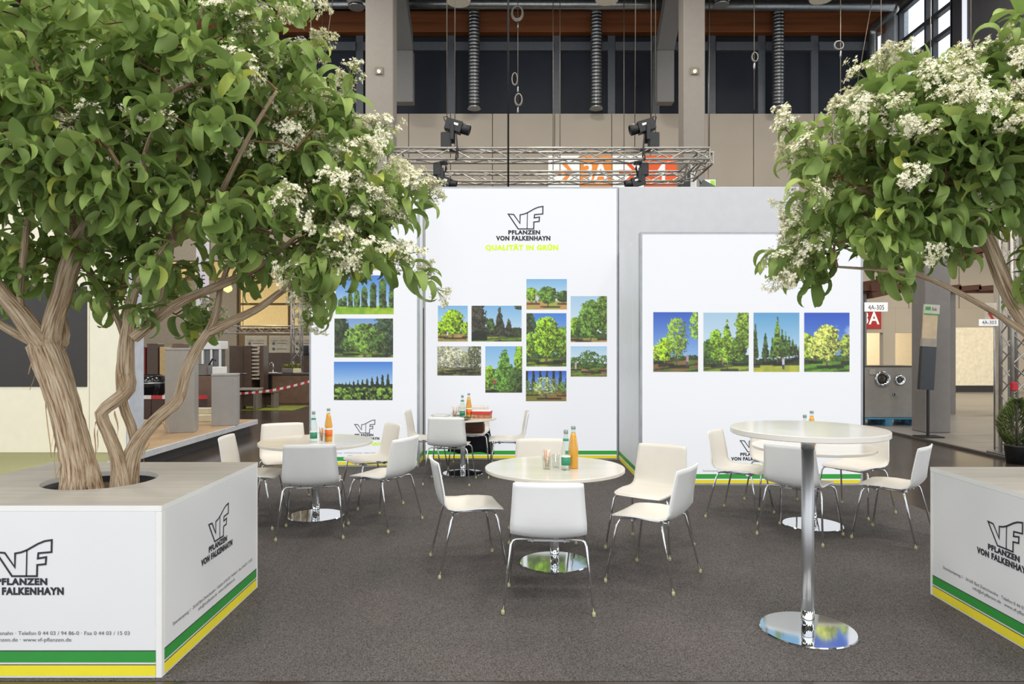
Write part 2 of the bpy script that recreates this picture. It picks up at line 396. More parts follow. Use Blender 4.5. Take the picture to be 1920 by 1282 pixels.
def paint(h, w, spec, seed):
    """spec: sky (top, low), horizon 0..1 from the top, ground, stripes, band, trees, extras"""
    rng = np.random.default_rng(seed)
    yy, xx = np.mgrid[0:h, 0:w]; v = yy / (h - 1); u = xx / (w - 1); asp = w / h
    top, low = [np.array(c, float) for c in spec['sky']]
    hz = spec['hz']; t = np.clip(v / hz, 0, 1)[..., None]
    img = top * (1 - t) + low * t
    if spec.get('cloud'):
        cx, cy, cr = spec['cloud']
        n = fbm(h, w, 5, rng); k = np.clip(n * 1.9 - .5 - np.hypot((u - cx) * 1.0, (v - cy) * 2.2) / cr * .55, 0, 1)[..., None]
        img = img * (1 - k) + np.array((238, 242, 248.)) * k
    g0, g1 = [np.array(c, float) for c in spec['ground']]
    gn = fbm(h, w, 6, rng); gv = np.clip((gn - .38) * 4, 0, 1)[..., None]
    grd = g0 * (1 - gv) + g1 * gv
    if spec.get('shade'):
        st = vnoise(h, w, 3, rng) * .4 + .6 * (np.sin(v * 60 + u * 6) > spec['shade'])
        grd = grd * (1 - .55 * st[..., None])
    gm = (v > hz)[..., None]; img = np.where(gm, grd, img)
    def blob(cx, base, topy, wid, col, kind, dens=.5, light=1.0, trunk=True):
        nonlocal img
        n = fbm(h, w, 15, rng, 4); n2 = .5 * fbm(h, w, 16, rng, 3) + .5 * fbm(h, w, 46, rng, 2)
        s = (v - topy) / (base - topy)                # 0 top .. 1 bottom
        if kind == 'cone': prof = np.clip(s, 0, 1) ** .85 * np.where(s > .93, (1 - s) / .07, 1)
        elif kind == 'column': prof = np.clip(s / .16, 0, 1) ** .6 * np.where(s > .96, 0, 1)
        elif kind == 'slim': prof = np.clip(s, 0, 1) ** .6 * np.where(s > .92, (1 - s) / .08, 1)
        elif kind == 'open': prof = np.sqrt(np.clip(1 - (2 * s - 1) ** 2, 0, 1)) * .8 + .2 * (s > 0) * (s < 1)
        else: prof = np.sqrt(np.clip(1 - (2 * s - 1) ** 2, 0, 1))
        e = np.abs(u - cx) / (wid / 2)
        rough = (n - .5) * (.9 if kind in ('round', 'open') else .45)
        inside = (e < prof + rough * (prof > .04)) & (s > -.02) & (s < 1.02)
        if kind == 'open': inside &= (n2 > .40)
        c = np.array(col, float); lit = np.clip((n2 - .30) * 3.4 + (.25 - (u - cx) / wid) * .5 + (.5 - s) * .35, .26, 1.4) * light
        if trunk:
            tm = (np.abs(u - cx) < wid * .035 + .004) & (v > base - (base - topy) * .12) & (v < base + .16 * (base - topy))
            img = np.where(tm[..., None], np.array((120, 104, 82.)) * (.55 + .6 * n2[..., None]), img)
            sh = (np.abs(u - cx - wid * .12) < wid * .5) & (np.abs(v - base - .16 * (base - topy)) < .018 + .02 * n)
            img = np.where(sh[..., None], img * .45, img)
        img = np.where(inside[..., None], c * lit[..., None] + np.array((14, 14, 2)), img)
    if spec.get('band'):
        by, bc = spec['band']; n = fbm(h, w, 14, rng)
        bm = (v > by - (n - .4) * .10) & (v < hz + .03)
        img = np.where(bm[..., None], np.array(bc, float) * (.45 + 1.0 * fbm(h, w, 30, rng, 2)[..., None]), img)
    for tr in spec['trees']: blob(*tr)
    if spec.get('hedge'):
        n = fbm(h, w, 26, rng, 3); hm = v > spec['hedge'] + (n - .5) * .04
        img = np.where(hm[..., None], np.array((98, 130, 44.)) * np.clip((n - .36) * 4.2, .15, 1.6)[..., None], img)
    if spec.get('person'):
        pu, pv, ph = spec['person'][:3]; pc = spec['person'][3]
        m1 = (np.abs(u - pu) < ph * .10 / asp) & (v > pv - ph) & (v < pv - ph * .45)
        m2 = (np.abs(u - pu) < ph * .085 / asp) & (v >= pv - ph * .45) & (v < pv)
        m3 = np.hypot((u - pu) * asp, v - (pv - ph * 1.08)) < ph * .10
        img = np.where(m1[..., None], np.array(pc, float), img); img = np.where(m2[..., None], np.array((70, 74, 90.)), img)
        img = np.where(m3[..., None], np.array((196, 150, 122.)), img)
    return np.clip(img, 4, 255)
def photo_print(parent, x0, x1, z0, z1, y, spec, seed, label, cell=.0088):
    w = max(24, int((x1 - x0) / cell)); h = max(24, int((z1 - z0) / cell))
    img = paint(h + 1, w + 1, spec, seed) / 255.0
    lin = np.where(img <= .04045, img / 12.92, ((img + .055) / 1.055) ** 2.4)
    X, Z = np.meshgrid(np.linspace(x0, x1, w + 1), np.linspace(z1, z0, h + 1))
    co = np.stack([X, np.full_like(X, y), Z], -1).reshape(-1, 3).astype(np.float32)
    i = (np.arange(h)[:, None] * (w + 1) + np.arange(w)[None, :]).ravel()
    q = np.stack([i, i + w + 1, i + w + 2, i + 1], -1).astype(np.int32)
    me = bpy.data.meshes.new('photo_print')
    me.vertices.add(len(co)); me.vertices.foreach_set('co', co.ravel())
    me.loops.add(q.size); me.loops.foreach_set('vertex_index', q.ravel())
    me.polygons.add(len(q)); me.polygons.foreach_set('loop_start', np.arange(0, q.size, 4, dtype=np.int32)); me.polygons.foreach_set('loop_total', np.full(len(q), 4, dtype=np.int32))
    at = me.attributes.new('print', 'FLOAT_COLOR', 'POINT')
    rgba = np.concatenate([lin.reshape(-1, 3), np.ones((len(co), 1))], 1).astype(np.float32)
    at.data.foreach_set('color', rgba.ravel())
    me.materials.append(PRINT); me.update(); me.validate()
    o = link('photo_print', me, parent); o['label'] = label
    return o

# ------------------------------------------------------------------ logo and booth walls
VF_OUT = [(545, 96), (602, 181), (691, 181), (692, 141), (722, 138), (724, 113), (694, 118), (696, 99), (743, 95), (744, 52), (718, 56), (694, 66), (655, 88), (634, 96), (613, 100), (612, 149), (576, 98)]
VF_OUT = [((x - 545) / 199.0, -(y - 52) / 199.0) for x, y in VF_OUT]
VF_DIV = [((655 - 545) / 199.0, -(88 - 52) / 199.0), ((653 - 545) / 199.0, -(181 - 52) / 199.0)]
def stroke(pts, w, closed, o, right, up, lift, s):
    """mitred flat stroke along a polyline"""
    n = len(pts); P2 = [Vector(p) for p in pts]; L_, R_ = [], []
    for i in range(n):
        a = P2[i - 1] if (closed or i > 0) else None; b = P2[i]; c = P2[(i + 1) % n] if (closed or i < n - 1) else None
        d1 = (b - a).normalized() if a is not None else (c - b).normalized()
        d2 = (c - b).normalized() if c is not None else d1
        n1 = Vector((-d1.y, d1.x)); n2 = Vector((-d2.y, d2.x)); m = (n1 + n2)
        m = m.normalized() if m.length > 1e-4 else n1
        k = min(2.2, 1 / max(.2, m.dot(n1)))
        L_.append(b + m * w / 2 * k); R_.append(b - m * w / 2 * k)
    vs_ = []; nrm = Vector(right).cross(Vector(up))
    for q in L_ + R_: vs_.append(Vector(o) + Vector(right) * q.x * s + Vector(up) * q.y * s + nrm * lift)
    fs = [(i, (i + 1) % n, n + (i + 1) % n, n + i) for i in range(n if closed else n - 1)]
    return vs_, fs
def logo(parent, o, right, up, s, ink, tagline=None, lift=.003):
    """o = top left of the VF sign; s = its width"""
    right = Vector(right); up = Vector(up)
    m = MB(); v, f = stroke(VF_OUT, .034, True, o, right, up, lift, s); m.add(v, f)
    v, f = stroke(VF_DIV, .024, False, o, right, up, lift, s); m.add(v, f)
    m.build('emblem', ink, parent)
    def T(txt, x0, x1, ybase, cap, mm):
        put_text('lettering', txt, parent, Vector(o) + right * (x0 * s) + up * (ybase * s), right, up, mm, (x1 - x0) * s, cap * s, .058, 1.14, lift=lift)
    T('PFLANZEN', 0, .92, -.80, .11, ink)
    T('VON FALKENHAYN', -.354, 1.215, -.975, .12, ink)
    if tagline: T('QUALITÄT IN GRÜN', -.66, 1.446, -1.25, .135, tagline)
ADDR1 = 'Steenkampweg 1 · 26160 Bad Zwischenahn · Telefon 0 44 03 / 94 86-0 · Fax 0 44 03 / 15 03'
ADDR2 = 'info@vf-pflanzen.de · www.vf-pflanzen.de'

LBINK = mat('lightbox_ink', (34, 34, 40), .6, var=.03)
def lightbox(label, X0, X1, Y, H, T=.12):
    t = thing('lightbox_wall', label, 'lightbox', ((X0 + X1) / 2, Y, .003))
    a, b = X0 - t.location.x, X1 - t.location.x; H -= .003
    f = MB(); e = .022
    f.box(a, a + e, 0, T, 0, H).box(b - e, b, 0, T, 0, H).box(a + e, b - e, 0, T, 0, e).box(a + e, b - e, 0, T, H - e, H).box(a + e, b - e, T - .015, T, e, H - e)
    f.build('frame', mat('lightbox_frame', (168, 172, 178), .45, .3), t)
    MB().box(a + e, b - e, .006, .03, .13, H - e).build('fabric_panel', LIGHTBOX, t)
    MB().box(a + e, b - e, .005, .03, .075, .13).build('green_stripe', LBGREEN, t)
    MB().box(a + e, b - e, .006, .03, .062, .075).build('white_line', LIGHTBOX, t)
    MB().box(a + e, b - e, .005, .03, .012, .062).build('yellow_stripe', LBYELLOW, t)
    return t
def prints(t, d, rows):
    y = .002; ox = t.location.x; oz = t.location.z
    for k, (p0, q0, p1, q1, spec, label) in enumerate(rows):
        photo_print(t, PX(p0, d) - ox, PX(p1, d) - ox, PZ(q1, d) - oz, PZ(q0, d) - oz, y, spec, 100 + k + int(d * 10), label)

SKY_B = ((70, 130, 215), (178, 212, 238)); SKY_P = ((128, 184, 228), (206, 228, 240)); SKY_D = ((52, 96, 196), (150, 190, 232)); SKY_H = ((170, 205, 232), (222, 236, 240))
GRASS = ((112, 150, 40), (176, 190, 62)); GRASS_D = ((60, 90, 30), (136, 158, 50)); SOIL = ((150, 140, 66), (188, 150, 92)); GREYG = ((96, 100, 60), (150, 150, 88))
LEAF = (118, 160, 40); LEAFD = (62, 92, 40); LEAFY = (150, 178, 58); PINE = (46, 66, 44); BRIGHT = (150, 196, 36)
# left lightbox
d = 9.43
tl = lightbox('backlit white wall with three landscape tree photos in a column, behind the left bistro table', PX(580, d), PX(785, d), d, 3.94)
row_cols = [(0.06 + .93 * (k / 8) ** 1.6, .80 + .08 * k / 8, .62 - .66 * (k / 8) ** 1.4, .05 + .09 * k / 8, LEAFD, 'column', .5, 1.05, False) for k in range(9)]
slim_row = [(.02 + .9 * (k / 13) ** 1.35, .64, .56 - .26 * (k / 13) ** 1.6, .022 + .05 * k / 13, (40, 58, 30), 'slim', .5, .8, False) for k in range(14)]
prints(tl, d, [
    (629, 452, 738, 506, dict(sky=SKY_B, hz=.55, ground=GRASS, band=(.4, LEAFD), trees=[(.3, .7, .1, .5, LEAF, 'round'), (.75, .8, .05, .5, LEAFD, 'round')]), 'backlit photo of green trees half hidden by the leaves'),
    (629, 516, 738, 589, dict(sky=SKY_B, hz=.78, ground=((120, 170, 30), (168, 200, 40)), trees=row_cols), 'backlit photo of clipped green columns in a receding row'),
    (627, 597, 737, 670, dict(sky=((120, 160, 210), (200, 222, 240)), hz=.80, ground=GRASS, shade=.3, band=(.62, (70, 98, 40)), trees=[(.06, .92, -.1, .42, PINE, 'round'), (.92, .95, -.15, .55, (52, 76, 58), 'round'), (.25, .86, .5, .3, LEAFD, 'round'), (.52, .90, .12, .62, (100, 136, 56), 'round'), (.75, .88, .4, .3, LEAFD, 'round')]), 'backlit photo of park trees under a pale sky'),
    (626, 678, 736, 750, dict(sky=SKY_B, hz=.64, ground=GRASS_D, band=(.60, (36, 54, 30)), trees=slim_row, hedge=.66), 'backlit photo of a row of slim dark trees above a hedge'),
])
logo(tl, (PX(665, d) - tl.location.x, .002, PZ(787, d) - tl.location.z), (1, 0, 0), (0, 0, 1), 38 / F_PX * d, LBINK, LIME)
cxl = PX(683, d) - tl.location.x
put_text('lettering', ADDR1, tl, (cxl, .002, PZ(850, d) - tl.location.z), (1, 0, 0), (0, 0, 1), TEXTG, .92, align='c')
put_text('lettering', ADDR2, tl, (cxl, .002, PZ(855, d) - tl.location.z), (1, 0, 0), (0, 0, 1), TEXTG, .44, align='c')
# central lightbox
d = 10.0
tc_ = lightbox('tall backlit white wall with nine tree photos under the black emblem and lime slogan', -1.26, 1.52, d, 3.91)
cyp = [(k / 6.0 + .02, .62, -.25, .10, (36, 50, 40), 'slim', .5, .8, False) for k in range(7)]
prints(tc_, d, [
    (987, 523, 1063, 580, dict(sky=SKY_P, hz=.72, ground=((168, 176, 70), (196, 150, 90)), trees=[(.13, .74, .28, .32, LEAF, 'round'), (.92, .76, .38, .4, LEAFD, 'round'), (.53, .82, .24, .5, (86, 126, 40), 'round')], person=(.24, .84, .30, (205, 205, 190))), 'backlit photo of rounded shrubs with a person, topmost picture'),
    (821, 573, 877, 640, dict(sky=SKY_P, hz=.76, ground=SOIL, band=(.70, LEAFD), trees=[(.08, .82, .42, .34, BRIGHT, 'round'), (.93, .82, .45, .34, BRIGHT, 'round'), (.5, .80, .10, .72, BRIGHT, 'round')], person=(.32, .92, .18, (220, 220, 205))), 'backlit photo of a bright yellow green tree'),
    (884, 573, 978, 640, dict(sky=SKY_P, hz=.84, ground=GRASS, shade=.4, band=(.62, (58, 66, 36)), trees=[(.12, .95, -.12, .36, (58, 58, 52), 'round'), (.38, .72, .35, .18, LEAFD, 'round'), (.56, .86, .02, .26, (56, 60, 48), 'cone'), (.74, .78, .35, .18, (66, 64, 52), 'cone'), (.95, .12, -.05, .2, PINE, 'round', .5, 1, False), (.15, .98, .70, .32, (20, 30, 16), 'column', .5, .6, False)]), 'backlit wide photo of dark purple trees behind clipped hedges'),
    (987, 587, 1062, 687, dict(sky=SKY_B, hz=.83, ground=GRASS, shade=.5, band=(.76, LEAFD), trees=[(.07, .62, -.05, .34, PINE, 'round'), (.12, .82, .35, .35, LEAF, 'round'), (.88, .82, .25, .5, (110, 150, 40), 'round'), (.5, .82, .06, .66, (132, 176, 36), 'round')]), 'tall backlit photo of a large lime green tree in the middle'),
    (1070, 555, 1138, 641, dict(sky=SKY_H, hz=.88, ground=SOIL, band=(.80, LEAFD), trees=[(.92, .80, -.08, .5, (96, 126, 50), 'round'), (.12, .88, .45, .34, LEAF, 'round'), (.28, .9, .3, .4, LEAFD, 'cone'), (.55, .92, .08, .62, (92, 130, 52), 'round')]), 'backlit photo of tall green trees climbing to the right'),
    (820, 649, 902, 704, dict(sky=((196, 200, 196), (210, 212, 200)), hz=.72, ground=GREYG, shade=.2, trees=[(.12, .78, -.1, .5, (150, 150, 128), 'open'), (.38, .74, .05, .5, (168, 168, 150), 'open'), (.9, .78, -.1, .5, (74, 82, 60), 'open'), (.68, .72, .2, .3, (120, 124, 96), 'open')]), 'backlit photo of a pale avenue of white blossoming trees'),
    (910, 649, 979, 736, dict(sky=SKY_P, hz=.88, ground=GRASS_D, shade=.3, band=(.74, LEAFD), trees=[(.93, .8, -.05, .3, LEAF, 'round'), (.12, .9, .42, .4, LEAF, 'round'), (.52, .97, .04, .8, (90, 140, 50), 'cone'), (.82, .95, .45, .4, LEAFD, 'round')], person=(.25, .9, .17, (170, 60, 60))), 'backlit photo of a dense pyramidal conifer'),
    (1070, 649, 1138, 706, dict(sky=SKY_H, hz=.68, ground=((120, 150, 48), (176, 140, 92)), shade=.6, band=(.58, LEAFD), trees=[(.12, .72, .35, .3, LEAFD, 'open'), (.9, .74, .3, .35, (66, 96, 40), 'open'), (.5, .76, .14, .55, (62, 92, 42), 'open')], person=(.14, .86, .26, (200, 170, 160))), 'backlit photo of spreading orchard trees with a walker'),
    (986, 695, 1062, 752, dict(sky=SKY_D, hz=.62, ground=((150, 110, 66), (120, 120, 50)), trees=cyp + [(.1, .74, .34, .36, (84, 110, 50), 'open'), (.92, .76, .36, .4, (84, 112, 52), 'open'), (.5, .82, .22, .62, (140, 158, 106), 'open')]), 'backlit photo of a flowering shrub before dark cypresses, lowest picture'),
])
logo(tc_, (PX(953, d) - tc_.location.x, .002, PZ(387, d) - tc_.location.z), (1, 0, 0), (0, 0, 1), 65 / F_PX * d, LBINK, LIME)
# right lightbox
d = 8.16
tr_ = lightbox('lower backlit white wall with four tree photos in one row, right side of the booth', 1.50, PX(1618, d), d, 2.96)
cone_row = [(.55 + .45 * (k / 6), .78 - .01 * k, .20 + .06 * k, .20 - .012 * k, (70, 104, 40), 'cone') for k in range(6, 0, -1)]
prints(tr_, d, [
    (1225, 585, 1309, 697, dict(sky=SKY_D, hz=.78, ground=((96, 140, 40), (150, 110, 70)), shade=.6, band=(.74, (50, 80, 36)), trees=[(.95, .45, -.02, .3, (128, 168, 60), 'open', .5, 1, False), (.08, .80, .55, .3, LEAFY, 'round'), (.25, .82, .42, .36, BRIGHT, 'round'), (.52, .80, .10, .46, (122, 156, 56), 'open')], person=(.76, .90, .16, (190, 150, 160))), 'backlit photo of a weeping light green tree with a person, first of the row'),
    (1319, 586, 1404, 696, dict(sky=SKY_H, hz=.86, ground=((150, 176, 50), (172, 190, 70)), shade=.5, band=(.72, (52, 82, 30)), trees=[(.92, .62, -.1, .4, (116, 150, 50), 'round', .5, 1, False), (.10, .84, .45, .28, LEAFD, 'round'), (.28, .82, .28, .3, LEAF, 'round'), (.78, .82, .4, .36, (96, 132, 40), 'round'), (.52, .86, .08, .40, (126, 166, 50), 'cone')], person=(.42, .93, .13, (150, 110, 90))), 'backlit photo of pale green pyramidal trees, second of the row'),
    (1413, 586, 1499, 697, dict(sky=((96, 164, 214), (206, 230, 240)), hz=.86, ground=((188, 190, 60), (160, 170, 56)), band=(.78, (44, 66, 30)), trees=[(.04, .80, .18, .16, (66, 96, 44), 'slim'), (.26, .78, .32, .19, (52, 82, 38), 'cone'), (.42, .78, .40, .16, (66, 100, 40), 'cone')] + cone_row + [(.52, .76, .06, .26, (92, 128, 44), 'cone')], person=(.65, .95, .16, (200, 205, 215))), 'backlit photo of a row of pointed conical trees, third of the row'),
    (1508, 586, 1593, 697, dict(sky=((40, 84, 196), (120, 170, 228)), hz=.80, ground=((92, 150, 34), (124, 176, 40)), shade=.2, cloud=(.95, .42, .5), band=(.72, (74, 104, 36)), trees=[(.05, .76, .34, .34, LEAFY, 'round'), (.95, .78, .36, .36, (140, 160, 70), 'round'), (.22, .78, .40, .3, (170, 186, 90), 'round'), (.5, .82, .20, .60, (186, 200, 96), 'round')]), 'backlit photo of a cream blossomed tree under deep blue sky, last of the row'),
])
logo(tr_, (PX(1388, d) - tr_.location.x, .002, PZ(815, d) - tr_.location.z), (1, 0, 0), (0, 0, 1), 49 / F_PX * d, LBINK, LIME)
cxr = PX(1410, d) - tr_.location.x
put_text('lettering', ADDR1, tr_, (cxr, .002, PZ(884, d) - tr_.location.z), (1, 0, 0), (0, 0, 1), TEXTG, 1.15, align='c')
put_text('lettering', ADDR2, tr_, (cxr, .002, PZ(890, d) - tr_.location.z), (1, 0, 0), (0, 0, 1), TEXTG, .55, align='c')
# returns and grey cabin wall
def partition(label, x0, x1, y0, y1, h, m, seams=(), stripes=True, face='x-'):
    t = thing('partition_wall', label, 'wall', ((x0 + x1) / 2, (y0 + y1) / 2, .003))
    ox, oy = t.location.x, t.location.y; h -= .003
    ys = [y0] + list(seams) + [y1]
    if face in ('x-', 'x+'):
        for a, b in zip(ys[:-1], ys[1:]):
            MB().bbox(x0 - ox, x1 - ox, a - oy + .004, b - oy - .004, 0, h, .004).build('panel', m, t)
        if stripes:
            xf = (x0 - ox - .003) if face == 'x-' else (x1 - ox + .003)
            xi = xf + (.004 if face == 'x-' else -.004)
            MB().box(min(xf, xi), max(xf, xi), y0 - oy + .01, y1 - oy - .01, .075, .13).build('green_stripe', GREEN, t)
            MB().box(min(xf, xi), max(xf, xi), y0 - oy + .01, y1 - oy - .01, .012, .062).build('yellow_stripe', YELLOW, t)
    else:
        MB().bbox(x0 - ox, x1 - ox, y0 - oy, y1 - oy, 0, h, .004).build('panel', m, t)
    return t
partition('narrow white return panel between the left and the tall backlit wall', -1.345, -1.275, 9.56, 10.0, 3.94, WPART, face='x+')
partition('white return wall of two panels joining the tall and the lower backlit wall', 1.53, 1.60, 8.30, 9.99, 2.96, WPART, (8.87,), face='x-')
partition('light grey cabin wall rising behind the four photo lightbox', 1.53, 4.11, 10.0, 10.07, 3.91, GREYWALL, face='y', stripes=False)

# ------------------------------------------------------------------ planters
WOODTOP = mat('grey_oak_top', (186, 180, 170), .4, var=.07, scale=2.5, stretch=(.6, 9, 9))
SOILM = mat('dark_soil', (92, 72, 56), .95, var=.3, scale=30, bump=.6)
def planter(label, x0, x1, y0, y1, H, sides, hole):
    t = thing('tree_planter', label, 'planter', ((x0 + x1) / 2, (y0 + y1) / 2, .003))
    ox, oy, oz = t.location; H -= .003
    a, b, c, e = x0 - ox, x1 - ox, y0 - oy, y1 - oy; tt = .03; th = H - .028
    for nm, bx in (('front_panel', (a + tt, b - tt, c, c + .02)), ('rear_panel', (a + tt, b - tt, e - .02, e)), ('side_panel', (a, a + .02, c + tt, e - tt)), ('side_panel', (b - .02, b, c + tt, e - tt))):
        MB().bbox(*bx, 0, th, .003).build(nm, PLWHITE, t)
    for px_, py_ in ((a, c), (a, e - tt), (b - tt, c), (b - tt, e - tt)):
        MB().bbox(px_, px_ + tt, py_, py_ + tt, 0, th, .003).build('corner_post', EDGE, t)
    # top board with a round hole
    m = MB(); hx, hy, hr = hole[0] - ox, hole[1] - oy, hole[2]; n = 48
    i_ = []; o_ = []
    for k in range(n):
        u = math.pi / 4 + 2 * math.pi * k / n; cs, sn = math.cos(u), math.sin(u)
        i_.append((hx + hr * cs, hy + hr * sn))
        q = min(((b if cs > 0 else a) - hx) / cs if abs(cs) > 1e-9 else 9, ((e if sn > 0 else c) - hy) / sn if abs(sn) > 1e-9 else 9)
        o_.append((hx + q * cs, hy + q * sn))
    # move the nearest ring vertices into the corners
    for (X_, Y_) in ((a, c), (a, e), (b, c), (b, e)):
        k = min(range(n), key=lambda k: (o_[k][0] - X_) ** 2 + (o_[k][1] - Y_) ** 2); o_[k] = (X_, Y_)
    v = [(x, y, H) for x, y in i_ + o_] + [(x, y, th) for x, y in i_ + o_]
    fs = []; mi = []
    for k in range(n):
        j = (k + 1) % n
        m.add([v[k], v[j], v[n + j], v[n + k]], [(0, 3, 2, 1)], 0)
        m.add([v[n + k], v[n + j], v[3 * n + j], v[3 * n + k]], [(0, 3, 2, 1)], 1)
        m.add([v[k], v[j], v[2 * n + j], v[2 * n + k]], [(0, 1, 2, 3)], 1)
    m.build('top_board', [WOODTOP, EDGE], t)
    MB().lathe([(hr + .03, -.10), (hr + .03, -.035), (0.001, -.02)], 32, (hx, hy, th)).build('soil', SOILM, t)
    ln_ = MB().lathe([(hr + .004, .0), (hr - .012, .0), (hr - .012, -.10), (hr + .004, -.10)], 48, (hx, hy, th))
    for q_ in (ln_.f, ln_.mi, ln_.sm): del q_[-2:]
    ln_.build('hole_liner', mat('liner_black', (30, 29, 28), .6), t)
    # printed sides: stripes, logo and address lines
    for side in sides:
        if side == 'front': o, r, w = Vector((a, c, 0)), Vector((1, 0, 0)), b - a
        elif side == 'right': o, r, w = Vector((b, c, 0)), Vector((0, 1, 0)), e - c
        else: o, r, w = Vector((a, e, 0)), Vector((0, -1, 0)), e - c
        up = Vector((0, 0, 1)); nr = r.cross(up)
        def strip(nm, z0, z1, mm):
            p = o + r * tt; q = o + r * (w - tt)
            m2 = MB(); v4 = [p + up * z0, q + up * z0, q + up * z1, p + up * z1]
            m2.add([x + nr * .0018 for x in v4] + [x - nr * .002 for x in v4], [(0, 1, 2, 3), (7, 6, 5, 4), (0, 4, 5, 1), (3, 2, 6, 7), (0, 3, 7, 4), (1, 5, 6, 2)])
            m2.build(nm, mm, t)
        strip('yellow_stripe', .012, .064, YELLOW); strip('black_line', .064, .068, INK)
        strip('green_stripe', .078, .132, GREEN); strip('black_line', .132, .136, INK)
        s = .272; cx = w / 2
        logo(t, o + r * (cx - .43 * s) + up * (.675), r, up, s, INK, lift=.0022)
        put_text('lettering', ADDR1, t, o + r * cx + up * .212, r, up, TEXTG, 1.07, .0185, align='c', lift=.0022)
        put_text('lettering', ADDR2, t, o + r * cx + up * .180, r, up, TEXTG, .50, .0185, align='c', lift=.0022)
    return t
planter('white square planter with black emblem holding the large multi-stemmed tree, left foreground', -3.09, -1.71, 3.41, 4.70, .845, ('front', 'right'), (-2.40, 4.08, .30))
planter('white square planter with grey oak top cut by the right picture edge', 2.735, 4.09, 3.22, 4.57, .835, ('left', 'front'), (3.42, 3.9, .30))

# ------------------------------------------------------------------ tables
OFFW = mat('table_laminate', (224, 218, 208), .22, var=.025, scale=2.0, stretch=(.5, 8, 8), coat=.4)
OFFE = mat('table_edge', (206, 199, 187), .4, var=.02)
def table(name, label, x, y, D, H, topt=.025, pole=.031, base=.26, m=OFFW):
    t = thing(name, label, 'table', (x, y, .003)); H -= .003
    R = D / 2
    MB().lathe([(R - .004, 0), (R, .003), (R, topt - .003), (R - .003, topt)], 128, (0, 0, H - topt), smooth=False).build('table_top', m, t)
    MB().lathe([(.115, 0), (.115, .008), (.05, .014)], 24, (0, 0, H - topt - .015)).build('mounting_plate', BLACK, t)
    MB().lathe([(pole, .012), (pole, H - topt - .09)], 28, smooth=True).build('pole', BRUSHED, t)
    MB().lathe([(pole + .002, H - topt - .088), (pole + .002, H - topt - .012)], 28).build('collar', BRUSHED, t)
    MB().lathe([(pole + .002, .013), (pole + .002, .12)], 28).build('sleeve', CHROME, t)
    MB().lathe([(base, 0), (base, .007), (base - .005, .0125), (pole, .0135)], 72, smooth=False).build('base_plate', CHROME, t)
    return t
TH = .722
table('bistro_table', 'round cream bistro table in the centre foreground with bottles and sugar sticks', .319, 5.227, 1.04, TH)
table('bistro_table', 'round cream bistro table beside the left planter', -1.87, 6.67, 1.06, TH)
table('bistro_table', 'small round bistro table loaded with plates and a red box before the tall lightbox', -.626, 8.92, .86, TH)
table('bistro_table', 'round cream bistro table partly hidden behind the tall bar table', 2.727, 6.335, 1.05, TH)
table('bar_table', 'tall round bar table with silver pole and chrome disc base, right foreground', 1.685, 3.98, .845, 1.157, .032, .034, .262, mat('bar_laminate', (219, 215, 208), .3, var=.02, scale=2, coat=.25))

